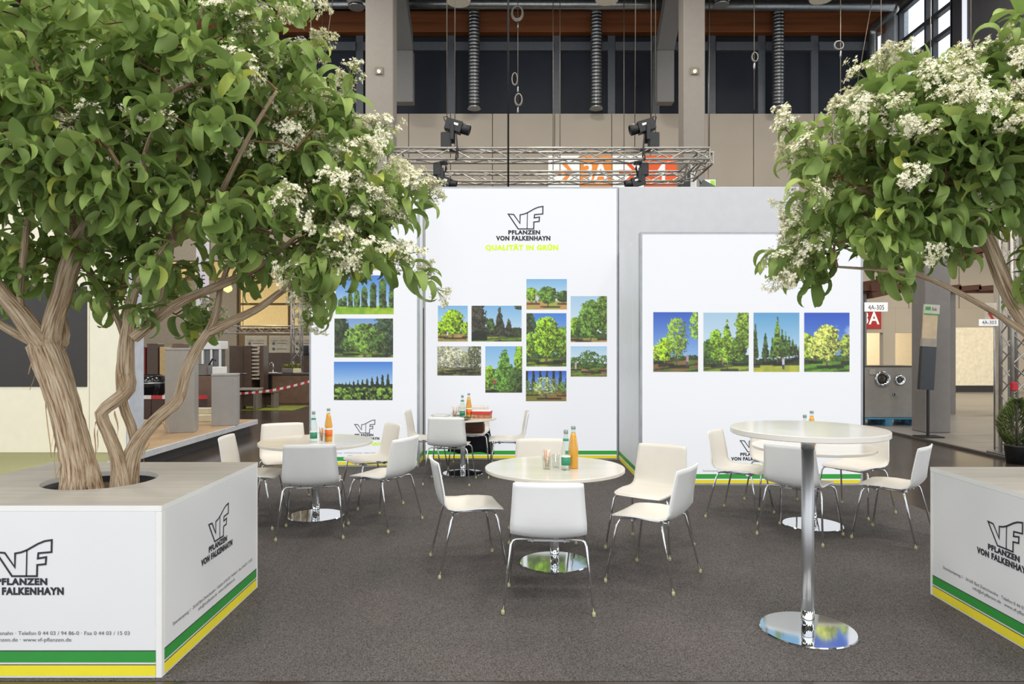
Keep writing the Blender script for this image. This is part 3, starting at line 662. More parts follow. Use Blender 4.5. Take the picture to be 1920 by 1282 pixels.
# ------------------------------------------------------------------ chairs
def chair_proto():
    prof = [(.232, .440, .184), (.222, .452, .204), (.19, .459, .214), (.12, .456, .220), (.03, .448, .224), (-.06, .443, .228), (-.13, .445, .231), (-.175, .459, .233), (-.205, .490, .233),
            (-.222, .535, .231), (-.234, .59, .227), (-.244, .65, .222), (-.255, .712, .217), (-.266, .77, .213), (-.273, .803, .210)]
    nu = 12; T = .011
    S = []
    for i, (y, z, w) in enumerate(prof):
        back = min(1, max(0, (z - .46) / .10)); row = []
        for k in range(nu + 1):
            q = k / nu * 2 - 1; x = q * w; c = q * q
            seat_up = .024 * c * (1 - back) * min(1, max(.15, (.2 - y) / .15)) + .022 * c * math.exp(-((z - .50) / .06) ** 2) * back
            fwd = .030 * c * back
            edge = -.006 * (abs(q) ** 10) if i >= len(prof) - 1 else 0
            row.append(Vector((x, y + fwd, z + seat_up + edge)))
        S.append(row)
    m = len(S)
    def nrm(i, k):
        a = S[min(i + 1, m - 1)][k] - S[max(i - 1, 0)][k]; b = S[i][min(k + 1, nu)] - S[i][max(k - 1, 0)]
        return b.cross(a).normalized()                 # towards the sitter
    up_ = [S[i][k] for i in range(m) for k in range(nu + 1)]
    lo = [S[i][k] - nrm(i, k) * T for i in range(m) for k in range(nu + 1)]
    # make sure the sitter's side really is the upper one
    W = nu + 1; N_ = m * W
    sh = MB()
    sgn = 1 if nrm(4, nu // 2).z > 0 else -1
    if sgn < 0: lo = [S[i][k] + nrm(i, k) * T for i in range(m) for k in range(nu + 1)]
    f0 = []; f1 = []; f2 = []
    for i in range(m - 1):
        for k in range(nu):
            a, b, c, e = i * W + k, i * W + k + 1, (i + 1) * W + k + 1, (i + 1) * W + k
            f0.append((a, b, c, e)); f1.append((N_ + e, N_ + c, N_ + b, N_ + a))
    for i in range(m - 1):
        for k in (0, nu): a, e = i * W + k, (i + 1) * W + k; f2.append((a, e, N_ + e, N_ + a))
    for k in range(nu):
        for i in (0, m - 1): a, b = i * W + k, i * W + k + 1; f2.append((a, b, N_ + b, N_ + a))
    sh.add(up_ + lo, f0, 1, True)
    for f in f1: sh.f.append(f); sh.mi.append(0); sh.sm.append(True)
    for f in f2: sh.f.append(f); sh.mi.append(0); sh.sm.append(False)
    t = thing('shell_chair', 'x', 'chair')
    s_ = sh.build('seat_shell', [CHWHITE, CHCREAM], t)
    fr = MB()
    for sx in (-1, 1): fr.tube([(sx * .10, .16, .424), (sx * .10, -.14, .418)], .008, 8)
    for yy in (.10, -.10): fr.box(-.13, .13, yy - .012, yy + .012, .408, .420)
    fr.build('under_frame', CHROME, t)
    for sx in (-1, 1):
        for sy in (1, -1):
            y0 = .15 if sy > 0 else -.135; yf = .235 if sy > 0 else -.245
            pts = [(sx * .095, y0 * .8, .421), (sx * .17, y0, .428), (sx * .203, y0 + sy * .006, .428), (sx * .222, y0 + sy * .014, .418), (sx * .232, y0 + sy * .022, .395), (sx * .272, yf, .022)]
            lg = MB().tube(pts, .0082, 8).build('leg', CHROME, t)
            MB().lathe([(.008, 0), (.011, .003), (.011, .022), (.0085, .027)], 10, (sx * .2735, yf + sy * .002, 0)).build('glide', CAP, lg)
    return t
CH0 = chair_proto(); used = [False]
def chair(x, y, ang, label):
    c = CH0 if not used[0] else copy_tree(CH0)
    used[0] = True
    c.location = (x, y, .003); c.rotation_euler = (0, 0, math.radians(ang - 90)); c['label'] = label; c['group'] = 'white shell chairs with chrome legs'
    return c
chair(.235, 4.45, 86, 'white shell chair with its back to the camera, nearest, before the centre table')
chair(-.325, 5.18, 13, 'white shell chair on the left side of the centre table, seen in profile')
chair(.99, 4.90, 147, 'white shell chair at the right front of the centre table, half turned away')
chair(1.11, 5.63, 234, 'white shell chair at the right rear of the centre table showing its cream seat')
chair(.25, 5.95, 270, 'white shell chair mostly hidden behind the centre table and its bottles')
chair(-1.725, 6.08, 98, 'white shell chair turned away from the camera, before the table next to the left planter')
chair(-1.18, 6.40, 155, 'white shell chair at the right front of the left bistro table, half turned away')
chair(-1.47, 7.27, 212, 'white shell chair at the right rear of the left bistro table by the small emblem')
chair(-2.36, 7.24, -68, 'white shell chair facing the camera at the rear left of the left bistro table')
chair(-2.37, 6.42, 4, 'white shell chair half hidden behind the left planter edge')
chair(-.74, 8.36, 84, 'white shell chair with its back to the camera, before the plate-laden back table')
chair(-1.09, 8.92, -3, 'white shell chair in side view on the left of the plate-laden back table')
chair(-.06, 8.84, 182, 'white shell chair in side view on the right of the plate-laden back table')
chair(-.56, 9.50, -94, 'white shell chair behind the back table carrying a brown bag and a dark coat')
chair(2.19, 6.69, -35, 'white shell chair leftmost at the table behind the bar table')
chair(2.475, 6.00, 47, 'white shell chair with its back to the camera, just behind the bar table pole')
chair(3.23, 5.935, 136, 'white shell chair rightmost, next to the right planter')
chair(3.36, 6.86, 214, 'white shell chair at the rear right behind the bar table, facing the camera')
chair(2.72, 7.12, 268, 'white shell chair hidden behind bar table and bistro table, only a back strip showing')

# ------------------------------------------------------------------ things on the tables
CAPM = mat('bottle_cap', (150, 165, 160), .35, .6)
JUICE = mat('orange_juice', (218, 156, 40), .25, var=.04, coat=.6)
PALEW = thin_glass('bottle_glass_green', (.90, .95, .92), .05)
LBLG = mat('label_green', (44, 138, 104), .5, var=.03)
LBLW = mat('label_white', (236, 236, 230), .5, var=.02)
LBLO = mat('label_orange', (232, 112, 40), .5, var=.03)
CARD = mat('paper_stick', (214, 150, 104), .7, var=.1)
def water_bottle(label, x, y, z, s=1.0):
    t = thing('water_bottle', label, 'bottle', (x, y, z))
    MB().lathe([(.030 * s, .0), (.0345 * s, .004), (.0345 * s, .02), (.033 * s, .028), (.033 * s, .115), (.0345 * s, .12), (.0345 * s, .14), (.030 * s, .17), (.021 * s, .215), (.0145 * s, .245), (.0135 * s, .268)], 20).build('glass_body', PALEW, t)
    MB().lathe([(.016 * s, .262), (.016 * s, .288), (.013 * s, .291)], 16).build('cap', CAPM, t)
    MB().lathe([(.0338 * s, .036), (.0338 * s, .092)], 20).build('label_band', LBLG, t)
    MB().lathe([(.0337 * s, .094), (.0337 * s, .104)], 20).build('label_rim', LBLW, t)
    MB().lathe([(.0225 * s, .212), (.0205 * s, .226)], 16).build('neck_band', LBLG, t)
    return t
def juice_bottle(label, x, y, z, lab=False):
    t = thing('juice_bottle', label, 'bottle', (x, y, z))
    MB().lathe([(.032, .0), (.0365, .005), (.0365, .145), (.034, .165), (.024, .225), (.0165, .262)], 20).build('juice', JUICE, t)
    MB().lathe([(.0165, .262), (.0150, .275), (.0145, .292)], 16).build('glass_neck', PALEW, t)
    MB().lathe([(.017, .288), (.017, .308), (.014, .311)], 16).build('cap', CAPM, t)
    if lab:
        MB().lathe([(.0371, .045), (.0371, .105)], 20).build('label_band', LBLO, t)
        MB().lathe([(.0372, .108), (.0372, .125)], 20).build('label_rim', LBLW, t)
    return t
def glass(label, x, y, z, sticks=0, h=.095, r=.033, name='drinking_glass'):
    t = thing(name, label, 'glass', (x, y, z))
    MB().lathe([(r * .8, 0), (r * .86, .004), (r, h), (r - .002, h), (r * .8, .010), (.001, .010)], 20).build('glass_body', GLASS, t)
    rnd = random.Random(int(x * 1000))
    for k in range(sticks):
        a = rnd.random() * 6.28; q = r * .55 * rnd.random(); ln = .125 + .02 * rnd.random()
        b = a + .6 * rnd.random(); e = r * .86
        m = MB().tube([(q * math.cos(a), q * math.sin(a), .012), (e * math.cos(b) * .9, e * math.sin(b) * .9, ln)], .0032, 5)
        m.build('sugar_stick', CARD if k % 3 else LBLW, t)
    return t
zt = TH + .0005
water_bottle('green labelled water bottle standing on the centre table', PX(1061, 5.10), 5.10, zt)
juice_bottle('plain orange juice bottle standing on the centre table', PX(1075, 5.17), 5.17, zt)
glass('glass filled with paper sugar sticks on the centre table', PX(1025, 5.14), 5.14, zt, 12)
glass('empty tumbler between sugar sticks and bottles on the centre table', PX(1042, 5.21), 5.21, zt)
water_bottle('green labelled water bottle on the table beside the left planter', PX(588, 6.58), 6.58, zt)
juice_bottle('orange juice bottle with orange label on the table beside the left planter', PX(616, 6.66), 6.66, zt, True)
glass('glass of sugar sticks on the table beside the left planter', PX(604, 6.60), 6.60, zt, 9)
water_bottle('green labelled water bottle on the plate-laden back table', PX(867, 8.78), 8.78, zt)
juice_bottle('orange juice bottle on the plate-laden back table', PX(879, 8.84), 8.84, zt, True)
water_bottle('water bottle whose neck shows above the bar table top', PX(1509, 6.25), 6.25, zt)
juice_bottle('juice bottle whose neck shows above the bar table top', PX(1522, 6.40), 6.40, zt, True)
# back table clutter
PORC = mat('porcelain', (226, 226, 222), .2, var=.02)
def plate(label, x, y, z, r, k):
    t = thing('plate_stack', label, 'plates', (x, y, z))
    for i in range(k):
        MB().lathe([(r * .55, 0), (r * .6, .004), (r, .022), (r, .026), (r * .58, .010), (.001, .009)], 28).build('plate', PORC, t, (0, 0, i * .007))
    return t
plate('stack of white plates on the left edge of the back table', -.90, 8.85, zt, .125, 3)
plate('white plate at the rear of the plate-laden back table', -.70, 9.16, zt, .11, 1)
t = thing('food_tray', 'grey oval tray with dark greenery on the front of the back table', 'tray', (-.66, 8.60, zt))
MB().lathe([(.10, 0), (.15, .016), (.155, .018), (.10, .006), (.001, .005)], 28).build('tray_body', mat('tray_grey', (170, 172, 164), .35), t)
mm = MB(); rnd = random.Random(5)
for k in range(40):
    a = rnd.random() * 6.28; q = .09 * rnd.random(); mm.obox((q * math.cos(a) + .06, q * math.sin(a), .022 + .012 * rnd.random()), (.03, .014, .004), Matrix.Rotation(a, 3, 'Z') @ Matrix.Rotation(.5, 3, 'X'))
g = mm.build('greenery', mat('herb_green', (70, 84, 50), .7, var=.2), t); g['kind'] = 'stuff'
t = thing('snack_box', 'red and white cardboard snack box on the right of the back table', 'box', (-.38, 8.86, zt), -.12)
MB().bbox(-.115, .115, -.08, .08, 0, .045, .003).build('box_body', mat('box_print', (176, 120, 84), .5, var=.25, scale=40), t)
MB().bbox(-.12, .12, -.085, .085, .045, .085, .004).build('box_lid', mat('box_red', (196, 58, 50), .5, var=.05), t)
MB().bbox(-.118, .118, -.083, .083, .085, .092, .002).build('box_top', LBLW, t)
glass('jar of small utensils behind the bottles on the back table', -.73, 8.90, zt, 8, .08, .034, 'utensil_jar')
glass('small glass beside the plates on the back table', -.66, 8.97, zt, 0, .085, .03)
# bag and coat on the rear chair
LEATH = mat('brown_leather', (84, 50, 36), .5, var=.15, bump=.3, bscale=40)
t = thing('shoulder_bag', 'brown leather shoulder bag lying on the rear chair seat', 'bag', (-.53, 9.42, .465), math.radians(-94 + 90))
m = MB()
for i, (z, sx, sy) in enumerate(((0, .15, .06), (.03, .17, .08), (.10, .165, .075), (.17, .15, .05), (.20, .13, .03))):
    pass
rings = []
for (z, sx, sy) in ((0, .14, .06), (.02, .165, .08), (.10, .165, .078), (.17, .15, .05), (.195, .12, .02)):
    rings.append([(sx * math.copysign(abs(math.cos(a)) ** .5, math.cos(a)), sy * math.copysign(abs(math.sin(a)) ** .6, math.sin(a)), z) for a in [2 * math.pi * k / 20 for k in range(20)]])
m.add([p for r_ in rings for p in r_], [(i * 20 + k, i * 20 + (k + 1) % 20, (i + 1) * 20 + (k + 1) % 20, (i + 1) * 20 + k) for i in range(4) for k in range(20)] + [tuple(range(19, -1, -1)), tuple(range(80, 100))], 0, True)
m.build('bag_body', LEATH, t)
m = MB(); m.bbox(-.15, .15, -.092, -.080, .07, .17, .004); m.build('flap', LEATH, t)
MB().tube([(-.12, 0, .17), (-.09, -.03, .205), (.0, -.04, .212), (.09, -.03, .205), (.12, 0, .17)], .008, 8).build('strap', LEATH, t)
COAT = mat('dark_wool', (24, 25, 34), .9, var=.2, bump=.3)
t = thing('dark_coat', 'dark navy coat hanging over the rear chair back', 'coat', (-.58, 9.755, .003), math.radians(-94 + 90))
def cloth(w0, w1, zt_, zb, yo, n=14, rows=10):
    vs_ = []; 
    for j in range(rows + 1):
        s = j / rows; z = zt_ + (zb - zt_) * s; w = w0 + (w1 - w0) * s
        for k in range(n + 1):
            q = k / n * 2 - 1
            vs_.append((q * w, yo + .012 * math.sin(q * 9 + 3 * s) * (.3 + s), z + .015 * math.sin(q * 5) * s))
    W = n + 1
    fs = [(j * W + k, j * W + k + 1, (j + 1) * W + k + 1, (j + 1) * W + k) for j in range(rows) for k in range(n)]
    return vs_, fs
m = MB(); v, f = cloth(.225, .33, .69, .13, .045); m.add(v, f, 0, True)
o = m.build('coat_rear', COAT, t); sm = o.modifiers.new('solid', 'SOLIDIFY'); sm.thickness = .012
MB().bbox(-.2, .2, .03, .05, .66, .70, .004).build('collar', COAT, t)


# ------------------------------------------------------------------ trees
def leaf_mat():
    m = bpy.data.materials.new('leaf'); m.use_nodes = True; nt = m.node_tree; N = nt.nodes; L = nt.links
    b = N['Principled BSDF']; b.inputs['Roughness'].default_value = .5; b.inputs['Specular IOR Level'].default_value = .28
    geo = N.new('ShaderNodeNewGeometry')
    rp = N.new('ShaderNodeValToRGB')
    cols = ((0, (98, 122, 58)), (.35, (128, 154, 76)), (.7, (152, 174, 96)), (.95, (170, 188, 104)), (1, (200, 204, 88)))
    while len(rp.color_ramp.elements) < len(cols): rp.color_ramp.elements.new(.5)
    for e, (p, c) in zip(rp.color_ramp.elements, cols): e.position = p; e.color = (*s2l(c), 1)
    L.new(geo.outputs['Random Per Island'], rp.inputs[0])
    tc = N.new('ShaderNodeTexCoord'); nz = N.new('ShaderNodeTexNoise'); nz.inputs['Scale'].default_value = 3.0
    L.new(tc.outputs['Object'], nz.inputs[0])
    hs = N.new('ShaderNodeHueSaturation'); L.new(rp.outputs[0], hs.inputs['Color'])
    mr = N.new('ShaderNodeMapRange'); mr.inputs[1].default_value = .3; mr.inputs[2].default_value = .7; mr.inputs[3].default_value = .85; mr.inputs[4].default_value = 1.15
    L.new(nz.outputs[0], mr.inputs[0]); L.new(mr.outputs[0], hs.inputs['Value'])
    mx = N.new('ShaderNodeMix'); mx.data_type = 'RGBA'; mx.inputs[7].default_value = (*s2l((142, 164, 104)), 1)
    fm = N.new('ShaderNodeMath'); fm.operation = 'MULTIPLY'; fm.inputs[1].default_value = .5
    L.new(geo.outputs['Backfacing'], fm.inputs[0]); L.new(fm.outputs[0], mx.inputs[0]); L.new(hs.outputs[0], mx.inputs[6])
    L.new(mx.outputs[2], b.inputs['Base Color'])
    tr = N.new('ShaderNodeBsdfTranslucent'); L.new(hs.outputs[0], tr.inputs['Color'])
    ms = N.new('ShaderNodeMixShader'); ms.inputs[0].default_value = .32
    L.new(b.outputs[0], ms.inputs[1]); L.new(tr.outputs[0], ms.inputs[2]); L.new(ms.outputs[0], N['Material Output'].inputs['Surface'])
    return m
LEAFM = leaf_mat()
def bark_mat():
    m = bpy.data.materials.new('shredding_bark'); m.use_nodes = True; nt = m.node_tree; N = nt.nodes; L = nt.links
    b = N['Principled BSDF']; b.inputs['Roughness'].default_value = .9; b.inputs['Specular IOR Level'].default_value = .15
    uv = N.new('ShaderNodeAttribute'); uv.attribute_name = 'along'
    mp = N.new('ShaderNodeMapping'); mp.inputs['Scale'].default_value = (1, 1, 1); L.new(uv.outputs['Vector'], mp.inputs[0])
    nz = N.new('ShaderNodeTexNoise'); nz.inputs['Scale'].default_value = 3.2; nz.inputs['Detail'].default_value = 6; nz.inputs['Roughness'].default_value = .65
    L.new(mp.outputs[0], nz.inputs[0])
    rp = N.new('ShaderNodeValToRGB')
    cols = ((.32, (104, 78, 58)), (.44, (182, 152, 122)), (.56, (216, 194, 164)), (.72, (242, 228, 206)))
    while len(rp.color_ramp.elements) < 4: rp.color_ramp.elements.new(.5)
    for e, (p, c) in zip(rp.color_ramp.elements, cols): e.position = p; e.color = (*s2l(c), 1)
    L.new(nz.outputs[0], rp.inputs[0])
    at = N.new('ShaderNodeAttribute'); at.attribute_name = 'thin'
    mx = N.new('ShaderNodeMix'); mx.data_type = 'RGBA'; mx.inputs[7].default_value = (*s2l((150, 108, 76)), 1)
    L.new(at.outputs['Fac'], mx.inputs[0]); L.new(rp.outputs[0], mx.inputs[6]); L.new(mx.outputs[2], b.inputs['Base Color'])
    bp = N.new('ShaderNodeBump'); bp.inputs['Strength'].default_value = .9; bp.inputs['Distance'].default_value = .02
    L.new(nz.outputs[0], bp.inputs['Height']); L.new(bp.outputs[0], b.inputs['Normal'])
    return m
BARK = bark_mat()
PETAL = mat('petal_cream', (244, 239, 212), .6, var=.04)
BUD = mat('bud_green', (170, 176, 96), .6, var=.12)
STEM = mat('stem_green', (122, 134, 70), .6, var=.1)

def leaf_variants():
    out = []
    for (curl, sick, fold, ln, wd, n) in ((1.0, .15, .35, .125, .052, 7), (1.9, .35, .45, .13, .046, 8), (2.7, -.3, .5, .14, .044, 9), (3.4, .25, .5, .14, .042, 10), (.6, -.2, .25, .115, .056, 6), (2.2, -.5, .4, .125, .046, 8)):
        V = []; Fc = []
        p = np.zeros(3); pet = .014; ang = .30; head = 0.0
        rows = []
        for i in range(n + 1):
            s = i / n
            w = wd / 2 * (math.sin(math.pi * min(1, s ** .72 * 1.0)) ** .75 if 0 < s < 1 else 0.0)
            if i == 0: w = .0015
            d = np.array([math.sin(head) * math.cos(ang), math.cos(head) * math.cos(ang), math.sin(ang)])
            side = np.array([math.cos(head), -math.sin(head), 0.0])
            nn = np.cross(side, d)
            a = p - side * w * math.cos(fold) + nn * w * math.sin(fold); b = p.copy(); c = p + side * w * math.cos(fold) + nn * w * math.sin(fold)
            V += [a, b, c]
            st = (pet if i == 0 else (ln - pet) / n); p = p + d * st
            ang -= curl / n; head += sick / n
        for i in range(n):
            for k in range(2):
                a = i * 3 + k; Fc.append((a, a + 1, a + 4, a + 3))
        out.append((np.array(V), np.array(Fc)))
    return out
LV = leaf_variants()
LEAF_ME = []
for v, f in LV:
    me = bpy.data.meshes.new('leaf'); me.from_pydata([tuple(q) for q in v], [], [tuple(q) for q in f]); me.materials.append(LEAFM)
    me.polygons.foreach_set('use_smooth', [True] * len(f)); me.update(); LEAF_ME.append(me)

def flower_variants():
    out = []
    for sd in range(5):
        r = random.Random(40 + sd); m = MB()
        tips = []
        m.tube([(0, 0, 0), (0, 0, .05), (0, 0, .10)], [.0022, .0018, .001], 4, 2, False)
        for k in range(9 + sd % 3):
            a = 6.283 * k / 9 + r.random(); z0 = .02 + .07 * (k / 10); ln = .022 + .032 * r.random()
            q = Vector((math.cos(a) * ln, math.sin(a) * ln, z0 + .035 + .03 * r.random()))
            m.tube([(0, 0, z0), tuple(q)], [.0014, .0009], 3, 2, False); tips.append(q)
        tips.append(Vector((0, 0, .115)))
        for q in tips:
            for j in range(13):
                c = q + Vector((r.gauss(0, .0085), r.gauss(0, .0085), r.gauss(.003, .0065)))
                nrm = (Vector((r.gauss(0, .6), r.gauss(0, .6), .7)) + (c - Vector((0, 0, .05))).normalized()).normalized()
                u = nrm.orthogonal().normalized(); w = nrm.cross(u); R = .0075 + .003 * r.random()
                if r.random() < .80:
                    vs_ = [c]; fs = []
                    for e in range(10):
                        t = 6.283 * e / 10; rr = R if e % 2 == 0 else R * .42
                        vs_.append(c + (u * math.cos(t) + w * math.sin(t)) * rr + nrm * (.003 if e % 2 == 0 else 0))
                    for e in range(10): fs.append((0, 1 + e, 1 + (e + 1) % 10))
                    m.add(vs_, fs, 0)
                else:
                    h = .006; m.add([c - nrm * h, c + u * .003, c + w * .003, c - u * .003, c - w * .003, c + nrm * h], [(0, 2, 1), (0, 3, 2), (0, 4, 3), (0, 1, 4), (5, 1, 2), (5, 2, 3), (5, 3, 4), (5, 4, 1)], 1)
        out.append(m.mesh('flower_cluster', [PETAL, BUD, STEM]))
    return out
FLOWERS = flower_variants()

def catmull(pts, step=.04):
    pts = [np.array(p, float) for p in pts]; out = []
    for i in range(len(pts) - 1):
        p0, p1, p2, p3 = pts[max(i - 1, 0)], pts[i], pts[i + 1], pts[min(i + 2, len(pts) - 1)]
        n = max(2, int(np.linalg.norm(p2[:3] - p1[:3]) / step))
        for k in range(n):
            t = k / n
            out.append(.5 * ((2 * p1) + (-p0 + p2) * t + (2 * p0 - 5 * p1 + 4 * p2 - p3) * t * t + (-p0 + 3 * p1 - 3 * p2 + p3) * t ** 3))
    out.append(pts[-1]); return out

class Tubes:
    """joined round limbs with per-vertex 'along' coordinates and a 'thin' mask"""
    def __init__(s): s.v = []; s.f = []; s.al = []; s.th = []
    def add(s, pts, rad, n, rng, rough=0.0, thin=0.0):
        pts = [Vector(p) for p in pts]; m = len(pts); o = len(s.v)
        T = [(pts[min(i + 1, m - 1)] - pts[max(i - 1, 0)]).normalized() for i in range(m)]
        u = T[0].orthogonal().normalized(); L = 0; off = rng.random() * 50
        ph = [rng.random() * 6.28 for _ in range(4)]
        for i in range(m):
            u = u - T[i] * u.dot(T[i]); u = u.normalized() if u.length > 1e-6 else T[i].orthogonal().normalized()
            w = T[i].cross(u)
            if i: L += (pts[i] - pts[i - 1]).length
            for k in range(n):
                a = 2 * math.pi * k / n
                q = 1 + rough * (.5 * math.sin(3 * a + ph[0] + 2.5 * L) + .35 * math.sin(5 * a + ph[1] - 4 * L) + .35 * math.sin(2 * a + ph[2] + 6 * L) + .4 * (rng.random() - .5))
                s.v.append(tuple(pts[i] + (u * math.cos(a) + w * math.sin(a)) * rad[i] * q))
                s.al.append((math.cos(a) * (.7 + rad[i] * 22), math.sin(a) * (.7 + rad[i] * 22), L * 1.5 + off)); s.th.append(thin if not hasattr(thin, '__len__') else thin[i])
        for i in range(m - 1):
            for k in range(n): s.f.append((o + i * n + k, o + i * n + (k + 1) % n, o + (i + 1) * n + (k + 1) % n, o + (i + 1) * n + k))
        s.f.append(tuple(o + (m - 1) * n + k for k in range(n)))
    def build(s, name, parent):
        me = bpy.data.meshes.new(name); me.from_pydata(s.v, [], s.f); me.materials.append(BARK)
        a = me.attributes.new('along', 'FLOAT_VECTOR', 'POINT'); a.data.foreach_set('vector', np.array(s.al, np.float32).ravel())
        a = me.attributes.new('thin', 'FLOAT', 'POINT'); a.data.foreach_set('value', np.array(s.th, np.float32))
        me.polygons.foreach_set('use_smooth', [True] * len(s.f)); me.update()
        return link(name, me, parent)

def build_tree(name, label, base, stems, limbs, lobes, ntwigs, seed, flower_fn, keep):
    rng = random.Random(seed); nr = np.random.default_rng(seed)
    t = thing(name, label, 'tree', base); B = np.array(base)
    nodes = []; nrad = []; parent = []
    def local(pl): return [(Vector(p[:3]) - Vector(base)) for p in pl]
    for kind, group in (('trunk', stems), ('limb', limbs)):
        for pl in group:
            c = catmull([(*(Vector(p[:3])), p[3]) for p in pl])
            pts = [q[:3] - B for q in c]; rad = [max(.003, q[3]) for q in c]
            tb = Tubes(); tb.add(pts, rad, 20 if kind == 'trunk' else 12, rng, .20 if kind == 'trunk' else .14)
            tb.build(kind, t)
            i0 = len(nodes)
            for k, (p, r) in enumerate(zip(pts, rad)):
                if p[2] + B[2] > 1.75: nodes.append(p); nrad.append(r)
    # twig sites inside the crown lobes, biased to the outside
    sites = []
    vol = np.array([l[3] * l[4] * l[5] for l in lobes]); vol = vol ** .75; vol = vol / vol.sum()
    for k in range(ntwigs):
        l = lobes[nr.choice(len(lobes), p=vol)]
        q = nr.normal(size=3); q /= np.linalg.norm(q); q *= nr.random() ** .42
        p = np.array([l[0] + q[0] * l[3], l[1] + q[1] * l[4], l[2] + q[2] * l[5]])
        sites.append((p - B, q))
    order = sorted(range(len(sites)), key=lambda i: min(np.linalg.norm(np.array(nodes) - sites[i][0], axis=1)))
    NP = np.zeros((len(nodes) + ntwigs * 14, 3)); NP[:len(nodes)] = np.array(nodes); cnt = len(nodes)
    par = [-1] * cnt; leafn = [0] * cnt; paths = []
    for i in order:
        p = sites[i][0]; dd = np.linalg.norm(NP[:cnt] - p, axis=1) + np.clip(NP[:cnt, 2] - p[2], 0, 9) * .6
        j = int(dd.argmin()); a = NP[j].copy(); L = np.linalg.norm(p - a); m = max(2, min(12, int(L / .07)))
        midp = (a + p) / 2 + np.array([0, 0, .10 * L]) + nr.normal(size=3) * .06 * L
        idx = [j]
        for k in range(1, m + 1):
            s = k / m; q = a * (1 - s) ** 2 + midp * 2 * s * (1 - s) + p * s * s
            if k < m: q = q + nr.normal(size=3) * .006
            NP[cnt] = q; par.append(idx[-1]); leafn.append(0); idx.append(cnt); cnt += 1
        paths.append(idx); k = idx[-1]
        while k >= 0: leafn[k] += 1; k = par[k]
    tb = Tubes()
    for idx in paths:
        rad = [min(.016, .0017 + .0017 * math.sqrt(leafn[k] if k >= len(nodes) else leafn[idx[1]])) for k in idx]
        tb.add([NP[k] for k in idx], rad, 5, rng, 0, [min(1, max(0, 1.25 - r / .012)) for r in rad])
    # twigs with opposite drooping leaves
    leaves = []; flowers = []
    for k_, idx in enumerate(paths):
        p = NP[idx[-1]]; d0 = p - NP[idx[-2]]; d0 = d0 / (np.linalg.norm(d0) + 1e-9)
        q = sites[order[k_]][1]
        d = d0 * .5 + q * .8 + nr.normal(size=3) * .35 + np.array([0, 0, .15]); d /= np.linalg.norm(d)
        npair = rng.choice((3, 4, 5, 5, 6)); gap = .036 + .01 * rng.random(); pts = [p]; az = rng.random() * 3.14
        for k in range(npair):
            d = d + np.array([0, 0, -.05]) + nr.normal(size=3) * .05; d /= np.linalg.norm(d)
            p = p + d * gap; pts.append(p)
            u = np.cross(d, [0, 0, 1.0]); u = u / (np.linalg.norm(u) + 1e-6); w = np.cross(u, d)
            az += 1.57 + nr.normal() * .2
            for sg in (0, math.pi):
                s_ = u * math.cos(az + sg) + w * math.sin(az + sg)
                y = s_ + d * .55 + np.array([0, 0, .1]) + nr.normal(size=3) * .15; y /= np.linalg.norm(y)
                zz = np.array([0, 0, 1.0]) * .9 + d * -.35 + nr.normal(size=3) * .22
                x = np.cross(y, zz); nx = np.linalg.norm(x)
                if nx < .05: continue
                x /= nx; z = np.cross(x, y)
                leaves.append((p, np.stack([x, y, z], 1), rng.choice((0, 1, 1, 2, 2, 2, 3, 3, 3, 4, 5, 5)), 1.05 + .75 * rng.random() ** 1.2 * (1 if k < npair - 1 else .7)))
        tb.add(pts, [.0022] + [.0016] * (len(pts) - 1), 4, rng, 0, 1.0)
        pr = flower_fn(p + B, q)
        if rng.random() < pr:
            for e in range(rng.choice((2, 2, 3, 4))):
                z = d * .5 + np.array([0, 0, .7]) + nr.normal(size=3) * .45; z /= np.linalg.norm(z)
                x = np.cross([.3, 1, .1], z); x /= np.linalg.norm(x)
                flowers.append((p + d * .01 + nr.normal(size=3) * .02, np.stack([x, np.cross(z, x), z], 1), rng.randrange(5), .75 + .55 * rng.random()))
    o = tb.build('branches', t); o['kind'] = 'stuff'
    # which leaves show largest: nearest to the eye in their patch of the picture
    def proj(p):
        w = p + B; return CX + F_PX * w[0] / w[1], HY - F_PX * (w[2] - CAMZ) / w[1], w[1]
    cells = {}; big = []
    for i in sorted(range(len(leaves)), key=lambda i: np.linalg.norm(leaves[i][0] + B - np.array((0, 0, CAMZ)))):
        x, y, dd = proj(leaves[i][0])
        if not (-10 < x < 1930 and -10 < y < 1290): continue
        c = (int(x // 26), int(y // 26))
        if cells.get(c, 0) < 1: cells[c] = 1; big.append(i)
        if len(big) >= keep: break
    bs = set(big)
    for i in big:
        p, R, v, s = leaves[i]
        M = Matrix(((R * s).tolist())).to_4x4(); M.translation = Vector(p)
        o = link('leaf', LEAF_ME[v], t); o.matrix_local = M
    VV = []; FF = []; off = 0
    for i, (p, R, v, s) in enumerate(leaves):
        if i in bs: continue
        V, Fc = LV[v]; VV.append((V * s) @ R.T + p); FF.append(Fc + off); off += len(V)
    co = np.concatenate(VV).astype(np.float32); q = np.concatenate(FF).astype(np.int32)
    me = bpy.data.meshes.new('foliage'); me.vertices.add(len(co)); me.vertices.foreach_set('co', co.ravel())
    me.loops.add(q.size); me.loops.foreach_set('vertex_index', q.ravel())
    me.polygons.add(len(q)); me.polygons.foreach_set('loop_start', np.arange(0, q.size, 4, dtype=np.int32)); me.polygons.foreach_set('loop_total', np.full(len(q), 4, dtype=np.int32))
    me.polygons.foreach_set('use_smooth', np.ones(len(q), dtype=bool)); me.materials.append(LEAFM); me.update(); me.validate()
    o = link('foliage', me, t); o['kind'] = 'stuff'
    flowers = sorted(flowers, key=lambda f: np.linalg.norm(f[0] + B))[:295]
